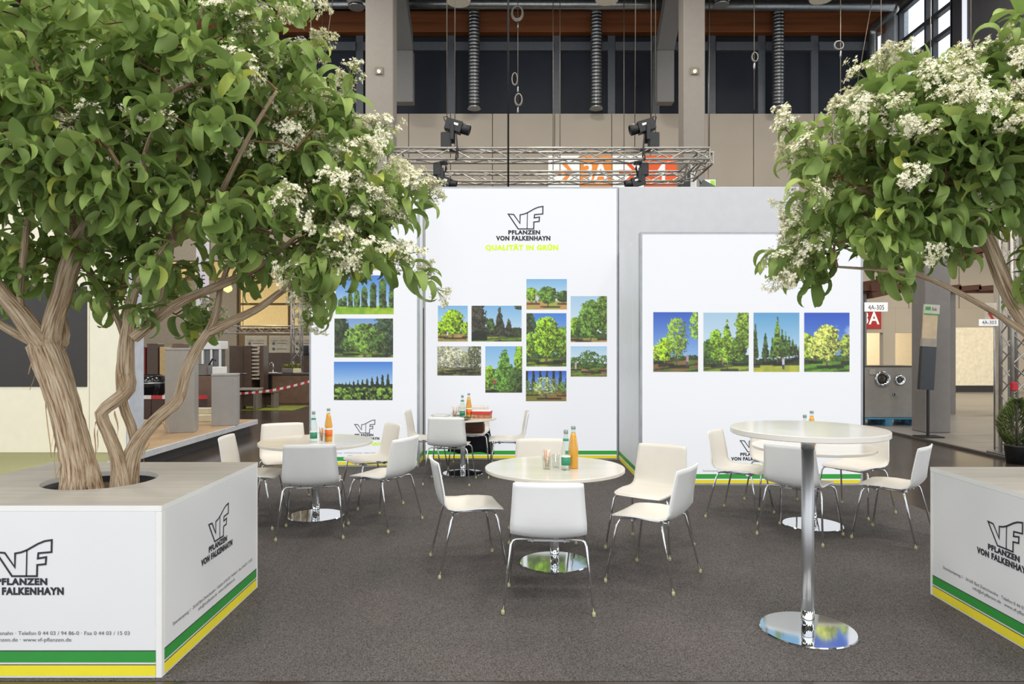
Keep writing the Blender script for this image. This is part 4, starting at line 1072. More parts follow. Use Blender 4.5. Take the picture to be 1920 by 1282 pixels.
    for (p, R, v, s) in flowers:
        M = Matrix(((R * s).tolist())).to_4x4(); M.translation = Vector(p)
        o = link('flower_cluster', FLOWERS[v], t); o.matrix_local = M
    return t
def bark_strips(t, base, spots, seed):
    r = random.Random(seed); m_ = mat('bark_strip', (176, 142, 104), .9, var=.2)
    for (px, py, d, ln) in spots:
        p = P(px, py, d) - Vector(base); m = MB(); w = .004 + .004 * r.random(); pts = []
        ph = r.random() * 6.28; ax = r.random() * 6.28
        for k in range(8):
            s = k / 7; q = p + Vector((math.sin(ph + s * 4) * .02 * s + .02 * s * math.cos(ax), -.02 * s, -ln * s + .02 * math.sin(s * 3)))
            pts.append(q)
        vs_ = []
        for k, q in enumerate(pts):
            ww = w * (1 - .7 * k / 7); tw = ph + k * .5; e = Vector((math.cos(tw) * ww, math.sin(tw) * ww, 0)); h = Vector((-math.sin(tw), math.cos(tw), 0)) * .0008
            vs_ += [q - e - h, q + e - h, q + e + h, q - e + h]
        fs = []
        for k in range(7):
            for i in range(4): j = (i + 1) % 4; fs.append((k * 4 + i, k * 4 + j, k * 4 + 4 + j, k * 4 + 4 + i))
        m.add(vs_, fs); m.build('bark_strip', m_, t)

def S(*pts):      # (px, py, depth, radius in px at that depth)
    return [(*P(a, b, c), r * c / F_PX) for a, b, c, r in pts]
LB = (-2.40, 4.08, .84 - .06)
lstems = [
    S((152, 930, 4.06, 38), (150, 895, 4.06, 31), (143, 850, 4.06, 27), (128, 780, 4.05, 26), (112, 725, 4.04, 27), (92, 670, 4.04, 28), (78, 640, 4.04, 24)),
    S((228, 930, 4.10, 20), (226, 890, 4.10, 16), (218, 850, 4.08, 12), (202, 810, 4.06, 11), (190, 775, 4.05, 11), (215, 752, 4.05, 12), (240, 728, 4.08, 12), (236, 690, 4.10, 13), (238, 640, 4.10, 12), (246, 590, 4.10, 10)),
    S((240, 925, 4.16, 18), (244, 870, 4.16, 16), (262, 822, 4.16, 13), (300, 780, 4.14, 11), (335, 748, 4.12, 10), (348, 700, 4.10, 10), (366, 660, 4.08, 9), (394, 620, 4.06, 9)),
    S((255, 840, 4.16, 9), (246, 800, 4.18, 9), (232, 760, 4.19, 9), (228, 700, 4.18, 9), (238, 650, 4.14, 9)),
]
llimbs = [
    S((88, 655, 4.04, 20), (62, 622, 4.0, 18), (35, 585, 3.95, 16), (0, 545, 3.9, 14), (-50, 480, 3.85, 12), (-90, 400, 3.8, 9), (-110, 300, 3.8, 6)),
    S((88, 650, 4.04, 22), (100, 600, 4.06, 17), (115, 555, 4.08, 17), (128, 505, 4.1, 17), (150, 455, 4.12, 17), (175, 410, 4.12, 14), (205, 355, 4.1, 11), (240, 290, 4.05, 8), (265, 200, 4.0, 5)),
    S((140, 480, 4.12, 12), (135, 420, 4.2, 10), (120, 350, 4.3, 8), (110, 260, 4.35, 6)),
    S((95, 640, 4.1, 13), (118, 640, 4.12, 12), (120, 610, 4.14, 9), (108, 560, 4.2, 7), (118, 500, 4.25, 6)),
    S((40, 590, 3.95, 7), (38, 540, 3.93, 6), (45, 470, 3.9, 6), (55, 390, 3.88, 5), (70, 300, 3.85, 4)),
    S((78, 650, 4.04, 9), (30, 625, 4.1, 8), (-10, 600, 4.2, 7), (-60, 560, 4.3, 5)),
    S((244, 620, 4.1, 10), (240, 600, 4.1, 10), (248, 560, 4.1, 9), (258, 530, 4.08, 9), (290, 490, 4.05, 8), (330, 450, 4.0, 8), (380, 430, 3.95, 7), (440, 420, 3.9, 5), (520, 440, 3.85, 3)),
    S((250, 632, 4.1, 11), (290, 600, 4.1, 9), (340, 565, 4.08, 9), (400, 540, 4.05, 8), (460, 515, 4.02, 7), (500, 490, 4.0, 5), (560, 440, 3.95, 4)),
    S((268, 620, 4.14, 9), (296, 585, 4.18, 8), (308, 540, 4.2, 8), (316, 480, 4.22, 8), (322, 420, 4.2, 7), (340, 340, 4.15, 5)),
    S((394, 622, 4.06, 9), (440, 600, 4.05, 8), (490, 575, 4.02, 7), (530, 545, 4.0, 6), (580, 515, 3.98, 5), (650, 500, 3.95, 3)),
    S((394, 622, 4.06, 9), (408, 575, 4.1, 6), (416, 530, 4.12, 5), (440, 470, 4.12, 4), (470, 400, 4.1, 3)),
    S((238, 650, 4.14, 7), (225, 610, 4.2, 6), (200, 560, 4.25, 6), (165, 510, 4.3, 4)),
    S((330, 450, 4.0, 5), (300, 380, 3.7, 5), (270, 300, 3.5, 4), (300, 220, 3.4, 3)),
    S((380, 430, 3.95, 5), (430, 330, 3.7, 5), (470, 250, 3.6, 4), (520, 170, 3.55, 3)),
    S((205, 355, 4.1, 7), (140, 230, 3.8, 5), (90, 180, 3.6, 4), (60, 80, 3.5, 3)),
]
llobes = [(-2.55, 3.95, 3.12, 1.22, 1.05, .72), (-1.75, 4.0, 2.80, .72, .85, .62), (-1.22, 4.0, 2.55, .50, .5, .40), (-.98, 3.95, 2.22, .36, .4, .26), (-1.55, 3.85, 2.25, .5, .45, .2),
          (-2.35, 4.35, 2.0, .42, .35, .22), (-3.0, 4.3, 2.1, .4, .4, .25), (-1.58, 3.9, 3.25, .36, .6, .45), (-2.6, 3.5, 2.75, .8, .5, .36), (-3.3, 3.9, 2.75, .5, .5, .32), (-.86, 3.95, 2.12, .30, .32, .16), (-1.2, 3.95, 2.08, .32, .3, .12)]
def lflow(p, q):
    x = CX + F_PX * p[0] / p[1]; y = HY - F_PX * (p[2] - CAMZ) / p[1]
    if x > 430 and y < 360: return .95
    if x > 520: return .85 if q[0] > -.2 else .4
    return .16 if y < 420 else .25
tL = build_tree('flowering_tree', 'large multi-stemmed flowering tree with shredding bark growing from the left planter', LB, lstems, llimbs, llobes, 660, 11, lflow, 290)
bark_strips(tL, LB, [(92, 700, 4.02, .30), (88, 720, 4.0, .42), (100, 745, 4.0, .28), (120, 830, 4.0, .2), (110, 800, 4.0, .3), (128, 860, 4.02, .16), (180, 790, 4.02, .22), (186, 800, 4.03, .15), (305, 790, 4.1, .12), (310, 786, 4.1, .09), (345, 735, 4.08, .10), (225, 700, 4.05, .12), (60, 650, 4.0, .16), (70, 660, 4.0, .22), (125, 570, 4.05, .18), (280, 830, 4.12, .12), (170, 870, 4.04, .1), (215, 770, 4.02, .16), (240, 700, 4.05, .1), (130, 640, 4.05, .06)], 3)

RB = (3.42, 3.9, .83 - .06)
rstems = [
    S((2104, 950, 3.9, 30), (2090, 880, 3.9, 24), (2050, 800, 3.9, 21), (2000, 710, 3.88, 18), (1950, 640, 3.86, 16), (1915, 590, 3.85, 14), (1890, 545, 3.84, 13), (1868, 490, 3.84, 12), (1848, 440, 3.84, 11), (1822, 395, 3.84, 10)),
    S((2120, 950, 3.95, 22), (2130, 860, 3.95, 18), (2140, 760, 3.98, 16), (2120, 650, 4.0, 14), (2080, 540, 4.0, 11), (2030, 430, 4.0, 9)),
]
rlimbs = [
    S((1822, 395, 3.84, 9), (1800, 360, 3.86, 7), (1785, 330, 3.9, 6), (1770, 260, 3.95, 4)),
    S((1822, 395, 3.84, 9), (1840, 360, 3.8, 7), (1860, 300, 3.75, 5), (1870, 220, 3.7, 4)),
    S((1815, 400, 3.84, 7), (1770, 388, 3.86, 6), (1720, 372, 3.9, 5), (1660, 370, 3.95, 4), (1600, 350, 3.95, 3)),
    S((2000, 715, 3.85, 9), (1960, 660, 3.8, 7), (1915, 620, 3.78, 6), (1850, 578, 3.76, 5), (1790, 545, 3.76, 5), (1735, 520, 3.78, 5), (1690, 510, 3.8, 4), (1640, 505, 3.82, 3), (1570, 500, 3.85, 2)),
    S((1868, 490, 3.84, 7), (1820, 430, 3.9, 5), (1760, 410, 3.95, 4), (1690, 430, 4.0, 3), (1620, 450, 4.0, 2)),
    S((2080, 540, 4.0, 8), (2000, 430, 3.9, 6), (1950, 330, 3.8, 5), (1930, 220, 3.75, 4)),
]
rlobes = [(3.15, 3.85, 2.80, .95, .9, .48), (2.45, 3.9, 2.68, .55, .6, .38), (2.0, 3.9, 2.45, .36, .42, .26), (1.86, 3.9, 2.24, .34, .35, .11), (2.1, 3.9, 2.86, .26, .4, .2), (2.62, 3.9, 3.0, .4, .5, .22), (2.35, 3.9, 2.38, .30, .3, .07), (3.05, 3.8, 2.15, .3, .3, .14), (2.95, 3.5, 3.3, .3, .3, .2)]
def rflow(p, q):
    x = CX + F_PX * p[0] / p[1]; y = HY - F_PX * (p[2] - CAMZ) / p[1]
    if y < 270 or x < 1600: return .9 if (q[2] > -.2 or q[0] < -.2) else .4
    return .08
build_tree('flowering_tree', 'flowering tree leaning in from the right picture edge above the right planter', RB, rstems, rlimbs, rlobes, 400, 23, rflow, 260)

# ------------------------------------------------------------------ overhead rig
def truss_run(root, A, B, w, h, pitch=.30, r=.019, rb=.011):
    """four chords with zig-zag bracing from A to B (root's space)"""
    A = Vector(A); B = Vector(B); d = (B - A); L = d.length; d.normalize()
    if abs(d.z) > .9: s = Vector((1, 0, 0)); u = Vector((0, 1, 0))
    else: s = d.cross(Vector((0, 0, 1))).normalized(); u = Vector((0, 0, 1))
    cs = [(-w / 2, -h / 2), (w / 2, -h / 2), (w / 2, h / 2), (-w / 2, h / 2)]
    off = [s * a + u * b for a, b in cs]
    for o in off: MB().tube([A + o, B + o], r, 8).build('chord', TRUSSM, root)
    m = MB(); n = max(2, int(L / pitch)); st = L / n
    for f in range(4):
        o1, o2 = off[f], off[(f + 1) % 4]
        for k in range(n):
            a = A + d * (k * st) + (o1 if k % 2 == 0 else o2); b = A + d * ((k + 1) * st) + (o2 if k % 2 == 0 else o1)
            m.tube([a, b], rb, 5, caps=False)
        for e in (0, L): m.tube([A + d * e + o1, A + d * e + o2], rb, 5, caps=False)
    m.build('lattice', TRUSSM, root)['kind'] = 'stuff'
TZ, TY0, TY1 = 4.63, 11.0, 12.45
TX0, TX1 = -1.88, 3.08
t = thing('truss_frame', 'silver rectangular lattice truss frame hanging above the tall backlit wall', 'truss', (.6, 11.7, TZ))
R_ = lambda x, y, z=0: (x - .6, y - 11.7, z)
truss_run(t, R_(TX0, TY0), R_(TX1, TY0), .24, .17)
truss_run(t, R_(TX0, TY1), R_(TX1, TY1), .24, .17)
truss_run(t, R_(TX0, TY0 + .12), R_(TX0, TY1 - .12), .24, .17)
truss_run(t, R_(TX1, TY0 + .12), R_(TX1, TY1 - .12), .24, .17)
def moving_head(label, x, y, z, flip, up):
    t = thing('moving_head_light', label, 'stage light', (x, y, z)); s = -1 if flip else 1; k = 1 if up else -1
    MB().bbox(-.075, .075, -.09, .09, -.02, .02, .006).build('clamp', BLACK, t)
    MB().bbox(-s * .12 - .08, -s * .12 + .08, -.08, .08, k * .13 - .12, k * .13 + .12, .01).build('base_box', BLACK, t)
    for q in (-1, 1): MB().bbox(s * -.02 - .03, s * -.02 + .03, q * .11 - .015, q * .11 + .015, k * .25 - .13, k * .25 + .13, .006).build('yoke_arm', BLACK, t)
    M = Matrix.Rotation(s * .28, 3, 'Y')
    hd = MB().obox((0, 0, 0), (.26, .18, .17), M).build('head', BLACK, t, (s * .0, 0, k * .36))
    mm = MB().lathe([(.078, 0), (.085, .02), (.085, .13), (.070, .14), (.068, .125), (.001, .12)], 18)
    ln = mm.build('lens_barrel', BLACK, hd, (s * .12, 0, -.03)); ln.rotation_euler = (0, s * (math.pi / 2 + .28), 0)
    MB().tube([(-s * .13, -.05, .06), (-s * .16, -.05, .13), (-s * .10, -.05, .14), (-s * .07, -.05, .09)], .008, 6).build('handle', BLACK, hd)
    MB().obox((s * .04, -.092, .01), (.07, .004, .035), M).build('type_plate', LBLW, hd)
    MB().tube([(s * .05, -.13, k * .2), (s * .06, -.135, 0), (s * .04, -.135, -.2), (s * .075, -.135, -.16), (s * .06, -.135, k * .1)], .012, 6).build('power_cable', BLACK, t)
    return t
moving_head('black moving head light on the near truss beam, left of centre', PX(851, 11), TY0, TZ + .10, False, True)
moving_head('black moving head light on the near truss beam above the orange sign', PX(1211, 11), TY0, TZ + .10, True, True)
moving_head('black moving head light hanging under the truss, left of centre', PX(832, 11), TY0, TZ - .12, False, False).scale = (.8, .8, .8)
moving_head('black moving head light hanging under the truss before the number four', PX(1196, 11), TY0, TZ - .12, True, False).scale = (.8, .8, .8)
t = thing('flood_light', 'small grey flood light clamped under the right truss corner', 'flood light', (TX1 + .24, TY0 + .9, TZ - .30))
MB().obox((0, 0, 0), (.24, .10, .15), Matrix.Rotation(.5, 3, 'Y')).build('housing', mat('flood_grey', (96, 96, 98), .5), t)
MB().tube([(-.10, 0, .05), (-.14, 0, .16), (-.12, 0, .22)], .012, 6).build('bracket', ALU, t)
t = thing('drape_tower', 'grey post with black drape board behind the grey cabin wall', 'post', (PX(1300, 12.9), 12.9, 0))
MB().lathe([(.06, 0), (.06, PZ(312, 12.9))], 16).build('post', mat('post_grey', (176, 176, 176), .5), t)
mm = MB(); a = PX(1270, 12.9) - t.location.x; z0, z1 = 2.2, PZ(312, 12.9)
mm.add([(a, -.01, z0), (-.06, -.01, z0), (-.06, -.01, z1), (a, -.01, PZ(350, 12.9)), (a, .01, z0), (-.06, .01, z0), (-.06, .01, z1), (a, .01, PZ(350, 12.9))], [(0, 1, 2, 3), (7, 6, 5, 4), (0, 4, 5, 1), (1, 5, 6, 2), (2, 6, 7, 3), (3, 7, 4, 0)])
mm.build('drape_board', BLACK, t)
MB().lathe([(.22, 0), (.22, .02), (.06, .04)], 20).build('foot_plate', BLACK, t)

# suspension wires and cables
CEILZ = 13.95
WIRE = mat('steel_wire', (120, 112, 100), .45, .6)
def wire(px, d, pyb, label, r=.008, m=None, pxt=None, group='thin suspension wires from the ceiling'):
    x0 = PX(px, d); zb = PZ(pyb, d) if pyb is not None else TZ + .1
    x1 = x0 + (pxt or 0)
    o = MB().tube([(x0, d, zb), ((x0 + x1) / 2, d, (zb + CEILZ) / 2), (x1, d, CEILZ)], r, 6).build('suspension_wire', m or WIRE)
    tag(o, label, 'wire', group); return o
for px, dx, lb in ((838, 0, 'left wire of the pair above the left moving head light'), (853, 0, 'right wire of the pair above the left moving head light'), (1190, .05, 'leftmost of three thin wires above the right moving head light'), (1221, 0, 'middle of three thin wires above the right moving head light'), (1229, 0, 'rightmost of three thin wires above the right moving head light')):
    wire(px, TY0, None, lb, .007, None, dx, 'wires carrying the truss frame')
for px, d, pb, lb in ((1037, 22, 330, 'left wire of a thin pair left of the middle spiral duct'), (1050, 22, 330, 'right wire of a thin pair left of the middle spiral duct'), (1170, 22, 340, 'thin steel wire just right of the middle spiral duct'), (1330, 22, 300, 'thin steel wire running close beside the right hall column'), (1745, 20, 250, 'thin steel wire before the bright side window')):
    wire(px, d, pb, lb, .014)
wire(603, 21, 150, 'slightly slanted wire left of the left hall column', .014, None, .6); wire(1600, 21, 200, 'slanted wire before the right end of the dark windows', .012, None, .9)
wire(953, 10.6, 352, 'thick black cable dropping to the top edge of the tall backlit wall', .016, BLACK, None, 'single black power drop')
def coil_cable(label, px, d, coils, pyb):
    t = thing('hoist_cable', label, 'cable', (PX(px, d), d, PZ(pyb, d)))
    z0 = t.location.z
    MB().tube([(0, 0, 0), (0, 0, CEILZ - z0)], .014, 6).build('cable', WIRE, t)
    for (dx, py, rx, rz, n) in coils:
        zc = PZ(py, d) - z0; m = MB()
        for k in range(n):
            q = rx * (1 - .07 * k)
            m.tube([(dx + q * math.cos(a), -.02 * k, zc + rz * (1 - .07 * k) * math.sin(a)) for a in [2 * math.pi * i / 24 for i in range(25)]], .016, 5, caps=False)
        m.build('coil', mat('coil_grey', (150, 146, 138), .5, .4), t)
        MB().lathe([(.02, -.12), (.035, -.06), (.035, .06), (.02, .12)], 10, (0, 0, zc - rz - .12)).build('hook', ALU, t)
    return t
coil_cable('wire rope with two coiled loops hanging before the middle dark window', 971, 22, ((-.02, 25, .19, .25, 4), (-.10, 148, .09, .2, 2), (.02, 187, .12, .2, 3)), 205)
coil_cable('wire rope with a small knot hanging before the right dark window', 1414, 20.5, ((.02, 107, .09, .14, 2),), 205)
coil_cable('wire rope with dark hook hanging over the beige wall near the right tree', 1576, 20.5, ((-.05, 85, .14, .13, 2), (-.06, 243, .07, .16, 3)), 262)
coil_cable('wire rope with a small steel hook beside the left tree flowers', 583, 20.5, ((.0, 143, .06, .10, 2),), 160)

# ducts and high bay lamps
GALV = mat('galvanised_duct', (150, 152, 152), .32, .9, var=.08)
def spiral_duct(label, px, d, z0, z1, r):
    t = thing('spiral_duct', label, 'duct', (PX(px, d), d, z0)); prof = []; n = int((z1 - z0) / .12)
    for k in range(n):
        z = k * .12; prof += [(r, z), (r, z + .085), (r * 1.07, z + .095), (r * 1.07, z + .112)]
    MB().lathe(prof, 24).build('pipe', GALV, t)
    MB().lathe([(r * 1.22, -.01), (r * 1.15, .06), (r * 1.05, .14)], 24).build('outlet', GALV, t)
    return t
for px, lb in ((889, 'left'), (1118, 'middle'), (1459, 'right')):
    spiral_duct('vertical silver spiral duct, %s one of the three before the dark windows' % lb, px, 24.55, ZB + .02, 13.9, .19)
t = thing('duct_main', 'long horizontal silver duct running under the ceiling with elbow at the right corner', 'duct', (0, 23.3, 12.97))
zc = 0.0
MB().tube([(-9, 0, .1), (12.7, 0, .0)], .16, 16).build('duct_run', GALV, t)
MB().tube([(12.7, 0, 0), (12.85, .15, 0), (12.85, 1.45, 0), (12.85, 1.6, -.1), (12.85, 1.6, -.3), (12.85, 1.6, -6.9)], .15, 16).build('duct_drop', GALV, t)
for x in (-6, -2, 2, 6, 10): MB().tube([(x, 0, .15), (x, 0, CEILZ - 12.97)], .012, 6).build('hanger', ALU, t)
for i, (px, py) in enumerate(((860, 4), (1138, 0), (1540, -2))):
    d = 20.8; t = thing('high_bay_lamp', 'round pale high bay lamp at the top picture edge, ' + ('left', 'middle', 'right')[i] + ' one', 'lamp', (PX(px, d), d, PZ(py, d)))
    MB().lathe([(.34, 0), (.36, .05), (.30, .30), (.14, .42), (.12, .6)], 28).build('reflector', mat('lamp_shell', (170, 166, 158), .5), t)
    MB().lathe([(.33, -.015), (.33, .0)], 28).build('diffuser', mat('lamp_diffuser', (200, 194, 178), .4, emit=.10), t)
    MB().tube([(0, 0, .6), (0, 0, 13.835 - t.location.z)], .02, 8).build('rod', ALU, t)
for i, (px, py, tx) in enumerate(((668, 12, -.55), (1352, 8, .5))):
    d = 21.5; p = P(px, py, d)
    t = thing('slanted_duct', 'short slanted grey duct at the ceiling, ' + ('left of the left column' if i == 0 else 'right of the right column'), 'duct', p)
    MB().tube([(0, 0, 0), (tx * .25, 0, .4), (tx * .9, 0, CEILZ - p.z - .16)], .22, 18).build('pipe', mat('duct_grey', (128, 126, 122), .5), t)
    MB().lathe([(.24, -.05), (.24, .03)], 18).build('collar', ALU, t)
# orange and white direction sign on the rear wall
t = thing('direction_sign', 'large orange and white 3A and 4 arrow sign on the rear wall', 'sign', (PX(1149, 24.8), 24.85, PZ(352, 24.8)))
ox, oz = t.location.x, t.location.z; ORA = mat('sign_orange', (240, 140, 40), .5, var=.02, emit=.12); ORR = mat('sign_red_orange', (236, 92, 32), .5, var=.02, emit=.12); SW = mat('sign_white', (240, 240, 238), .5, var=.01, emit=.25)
zt_, zb_ = PZ(291, 24.8) - oz, 0.0; zm = (zt_ + zb_) / 2; hh = zt_ - zb_
for k, (p0, p1, mm, txt, ink) in enumerate(((1028, 1087, SW, None, ORA), (1088.5, 1147.5, ORA, '3A', SW), (1149, 1208, SW, None, ORR), (1209.5, 1270, ORR, '4', SW))):
    a, b = PX(p0, 24.8) - ox, PX(p1, 24.8) - ox
    MB().bbox(a, b, 0, .05, zb_, zt_, .004).build('sign_panel', mm, t)
    if txt:
        w = (b - a) * (.80 if len(txt) == 2 else .36)
        put_text('lettering', txt, t, ((a + b) / 2, 0, zm - hh * .30), (1, 0, 0), (0, 0, 1), ink, w, hh * .60, .02, align='c', lift=.01)
    else:
        x0, x1 = a + (b - a) * .20, a + (b - a) * .80; q = hh * .25; c = .065
        m = MB()
        m.add([(x0, -.01, zm - c), (x1 - c, -.01, zm - c), (x1 - c, -.01, zm + c), (x0, -.01, zm + c)], [(0, 1, 2, 3)])
        for s in (1, -1):
            v = [(x1, -.012, zm), (x1 - 2.0 * c, -.012, zm), (x1 - q - 2.0 * c, -.012, zm + s * q), (x1 - q, -.012, zm + s * q * 1.25)]
            m.add(v, [(0, 1, 2, 3) if s < 0 else (3, 2, 1, 0)])
        m.build('arrow', ink, t)
t = thing('exit_box', 'small white and green exit box above the grey cabin wall', 'sign', P(1328, 345, 23.5))
MB().bbox(-.22, .22, -.1, .1, -.13, .13, .01).build('box', mat('exit_white', (232, 240, 220), .5, emit=.3), t)
MB().bbox(.04, .2, -.106, -.1, -.1, .1, .002).build('symbol', mat('exit_green', (150, 206, 60), .5, emit=.3), t)
MB().tube([(0, 0, .13), (0, 0, CEILZ - t.location.z)], .012, 6).build('rod', ALU, t)

# ------------------------------------------------------------------ neighbouring booth on the left
OLIVE = mat('olive_carpet', (150, 148, 108), .9, var=.06, scale=60)
PLANKB = mat('beige_deck', (186, 158, 124), .6, var=.06, scale=2, stretch=(6, .4, 1))
t = thing('booth_platform', 'raised platform with white edge and olive carpet behind the left planter', 'platform', (-7, 10, 0))
MB().box(-3, 2.08, -3.2, 3.1, 0, .165).build('plinth', mat('plinth_dark', (58, 56, 56), .6), t)
MB().bbox(-3, 2.2, -3.2, 3.2, .165, .25, .004).build('deck', mat('deck_edge', (206, 208, 212), .4), t)
MB().bbox(-3, 2.17, -3.18, -.55, .25, .253, .001).build('olive_carpet', OLIVE, t)
MB().bbox(-3, 2.17, -.55, 3.17, .25, .253, .001).build('rear_deck', PLANKB, t)
CRM = mat('cream_booth_wall', (232, 226, 206), .55, var=.015)
t = thing('booth_wall', 'cream booth wall with a black screen behind the left tree trunk', 'wall', (-6.5, 9.2, .2545))
MB().bbox(-1.6, 1.05, -.2, .15, 0, 3.5, .006).build('panel', CRM, t)
MB().bbox(1.055, 1.53, -.2, .15, 0, 3.5, .006).build('panel', CRM, t)
MB().bbox(1.535, 1.565, -.2, .17, 0, 3.5, .006).build('end_cap', mat('end_cap_blue', (196, 202, 212), .5), t)
MB().bbox(-1.6, 1.03, -.215, -.2, PZ(725, 9) - .253, PZ(537, 9) - .253, .004).build('screen', mat('screen_dark', (38, 33, 30), .35), t)
put_text('lettering', 'Praxis für', t, (PX(-22, 9) + 6.5, -.2, PZ(496, 9) - .253), (1, 0, 0), (0, 0, 1), TEXTG, .42, .075, 0, lift=.004)
GP = mat('grey_pedestal', (168, 165, 162), .45, var=.03); GP2 = mat('pedestal_top', (170, 168, 166), .45, var=.03)
for i, (x, y, w, z1) in enumerate(((PX(336, 11.2), 11.3, .43, 1.60), (PX(419, 12.2), 12.3, .42, 1.15))):
    t = thing('display_pedestal', ('tall' if i == 0 else 'shorter') + ' grey display pedestal on the platform behind the left tree', 'pedestal', (x, y, .253), .28)
    MB().bbox(-w / 2, w / 2, -w / 2, w / 2, 0, z1 - .29, .008).build('body', GP, t)
    MB().bbox(-w / 2 - .004, w / 2 + .004, -w / 2 - .004, w / 2 + .004, z1 - .29, z1 - .253, .006).build('top_cover', GP2, t)
o = MB().bbox(-.2, .2, -.15, .15, 0, .13, .01).bbox(-.2, .2, .0, .15, .13, .24, .01).build('white_step', mat('step_cream', (216, 206, 180), .6)); o.location = (PX(382, 12.9), 12.85, .253)
tag(o, 'small cream two-step block between the grey pedestals', 'step')
# brown hoarding with red white tape
HB = mat('dark_brown_board', (70, 46, 36), .5, var=.1)
t = thing('hoarding', 'low dark brown hoarding with red and white tape behind the tall pedestal', 'barrier', (PX(285, 15), 15, 0))
for k in range(6): MB().bbox(-1.2 + k * .4 + .004, -.8 + k * .4 - .004, -.03, .03, 0, PZ(748, 15), .006).build('board', HB, t)
RED = mat('tape_red', (190, 40, 44), .5); TWH = mat('tape_white', (220, 212, 204), .5)
for k in range(10): MB().bbox(-1.2 + k * .24, -1.2 + (k + 1) * .24, -.04, -.032, PZ(746, 15) - .02, PZ(738, 15) - .03, .001).build('tape_segment', RED if k % 2 else TWH, t)
t = thing('black_pot', 'round black glossy pot behind the hoarding beside the trunk', 'pot', (PX(278, 15.9), 15.9, 0))
MB().lathe([(.26, 0), (.28, .45), (.38, .62), (.40, .80), (.36, .95), (.30, .98), (.27, .90), (.001, .88)], 28).build('pot_body', mat('black_gloss', (22, 24, 26), .15), t)
MB().lathe([(.405, .78), (.415, .80), (.405, .82)], 28).build('rim_band', ALU, t)
t = thing('cafe_table', 'small round white table behind the tall pedestal', 'table', (PX(302, 17), 17, 0))
MB().lathe([(.4, 0), (.42, .02), (.42, .04)], 28, (0, 0, .86)).build('table_top', WHITE, t)
MB().lathe([(.30, 0), (.10, .05), (.05, .3), (.05, .86)], 20).build('foot', WHITE, t)
# banner
t = thing('hanging_banner', 'tall narrow white banner with vertical gartenmetall lettering', 'banner', (PX(380, 16), 16, PZ(622, 16)))
hB = PZ(405, 16) - PZ(622, 16); wB = PX(392, 16) - PX(368, 16)
MB().bbox(-wB / 2, wB / 2, -.01, .01, 0, hB, .003).build('cloth', mat('banner_cloth', (214, 208, 214), .7), t)
put_text('lettering', 'gartenmetall', t, (wB * .20, -.01, .03), (0, 0, 1), (-1, 0, 0), INK, 2.0, .12, .0, 1.25, lift=.004)
for s in (-1, 1): MB().tube([(s * wB * .4, 0, hB), (s * wB * .4, 0, CEILZ - t.location.z)], .006, 5).build('cord', WIRE, t)
# brown kitchen-garden stand further back
BRN = mat('stand_brown', (80, 62, 50), .5, var=.08); BRN2 = mat('stand_brown_light', (110, 84, 66), .5, var=.08)
t = thing('tall_cabinet', 'tall dark brown cabinet with slatted side rack, behind the short pedestal', 'cabinet', (PX(466, 19.5), 19.3, 0))
MB().bbox(-.38, .0, -.2, .3, 0, PZ(648, 19.5), .01).build('door', BRN, t); MB().bbox(.005, .22, -.2, .3, 0, PZ(648, 19.5), .01).build('door', BRN, t)
MB().bbox(.42, .52, -.1, .3, 0, PZ(648, 19.5), .01).build('side_board', BRN, t)
for k in range(10): MB().bbox(.225, .415, -.18, .25, .72 + k * .1, .77 + k * .1, .01).build('slat', mat('slat_beige', (176, 160, 138), .6), t)
MB().tube([(-.12, -.22, .6 + .29), (.12, -.22, .6 + .29)], .012, 6).build('handle', ALU, t)
t = thing('counter', 'dark brown counter in the far left aisle behind the red white tape', 'counter', (PX(530, 20), 20.2, 0))
MB().bbox(-.82, -.28, -.3, .4, 0, .82, .01).build('door', mat('counter_black', (24, 24, 28), .3), t); MB().bbox(-.27, .9, -.3, .4, 0, .82, .01).build('door', BRN2, t)
MB().bbox(-.85, .95, -.34, .45, .82, .86, .006).build('worktop', mat('worktop_dark', (66, 62, 56), .3), t)
t = thing('tap', 'curved chrome tap on the far left counter', 'tap', (PX(512, 20), 20.0, .862))
MB().bbox(-.12, .12, -.06, .06, 0, .03, .01).build('foot', PORC, t)
MB().tube([(.0, 0, .03), (0, 0, .25), (-.03, 0, .30), (-.08, 0, .30), (-.10, 0, .24)], .016, 8).build('spout', CHROME, t)
t = thing('herb_trough', 'grey trough with yellow green herbs on the far left counter', 'planter', (PX(545, 20), 20.05, .862))
MB().bbox(-.24, .06, -.12, .12, 0, .14, .02).build('trough', mat('trough_grey', (112, 104, 100), .5), t); MB().bbox(.07, .26, -.12, .12, 0, .14, .02).build('trough', mat('trough_cream', (206, 196, 160), .5), t)
m = MB(); r = random.Random(8)
for k in range(160):
    c = Vector((-.24 + .5 * r.random(), r.uniform(-.1, .1), .15 + .12 * r.random())); m.obox(c, (.05, .03, .004), Matrix.Rotation(r.random() * 6, 3, 'Z') @ Matrix.Rotation(r.uniform(-1, 1), 3, 'X'))
m.build('herbs', mat('herb_yellow_green', (120, 124, 44), .6, var=.25), t)['kind'] = 'stuff'
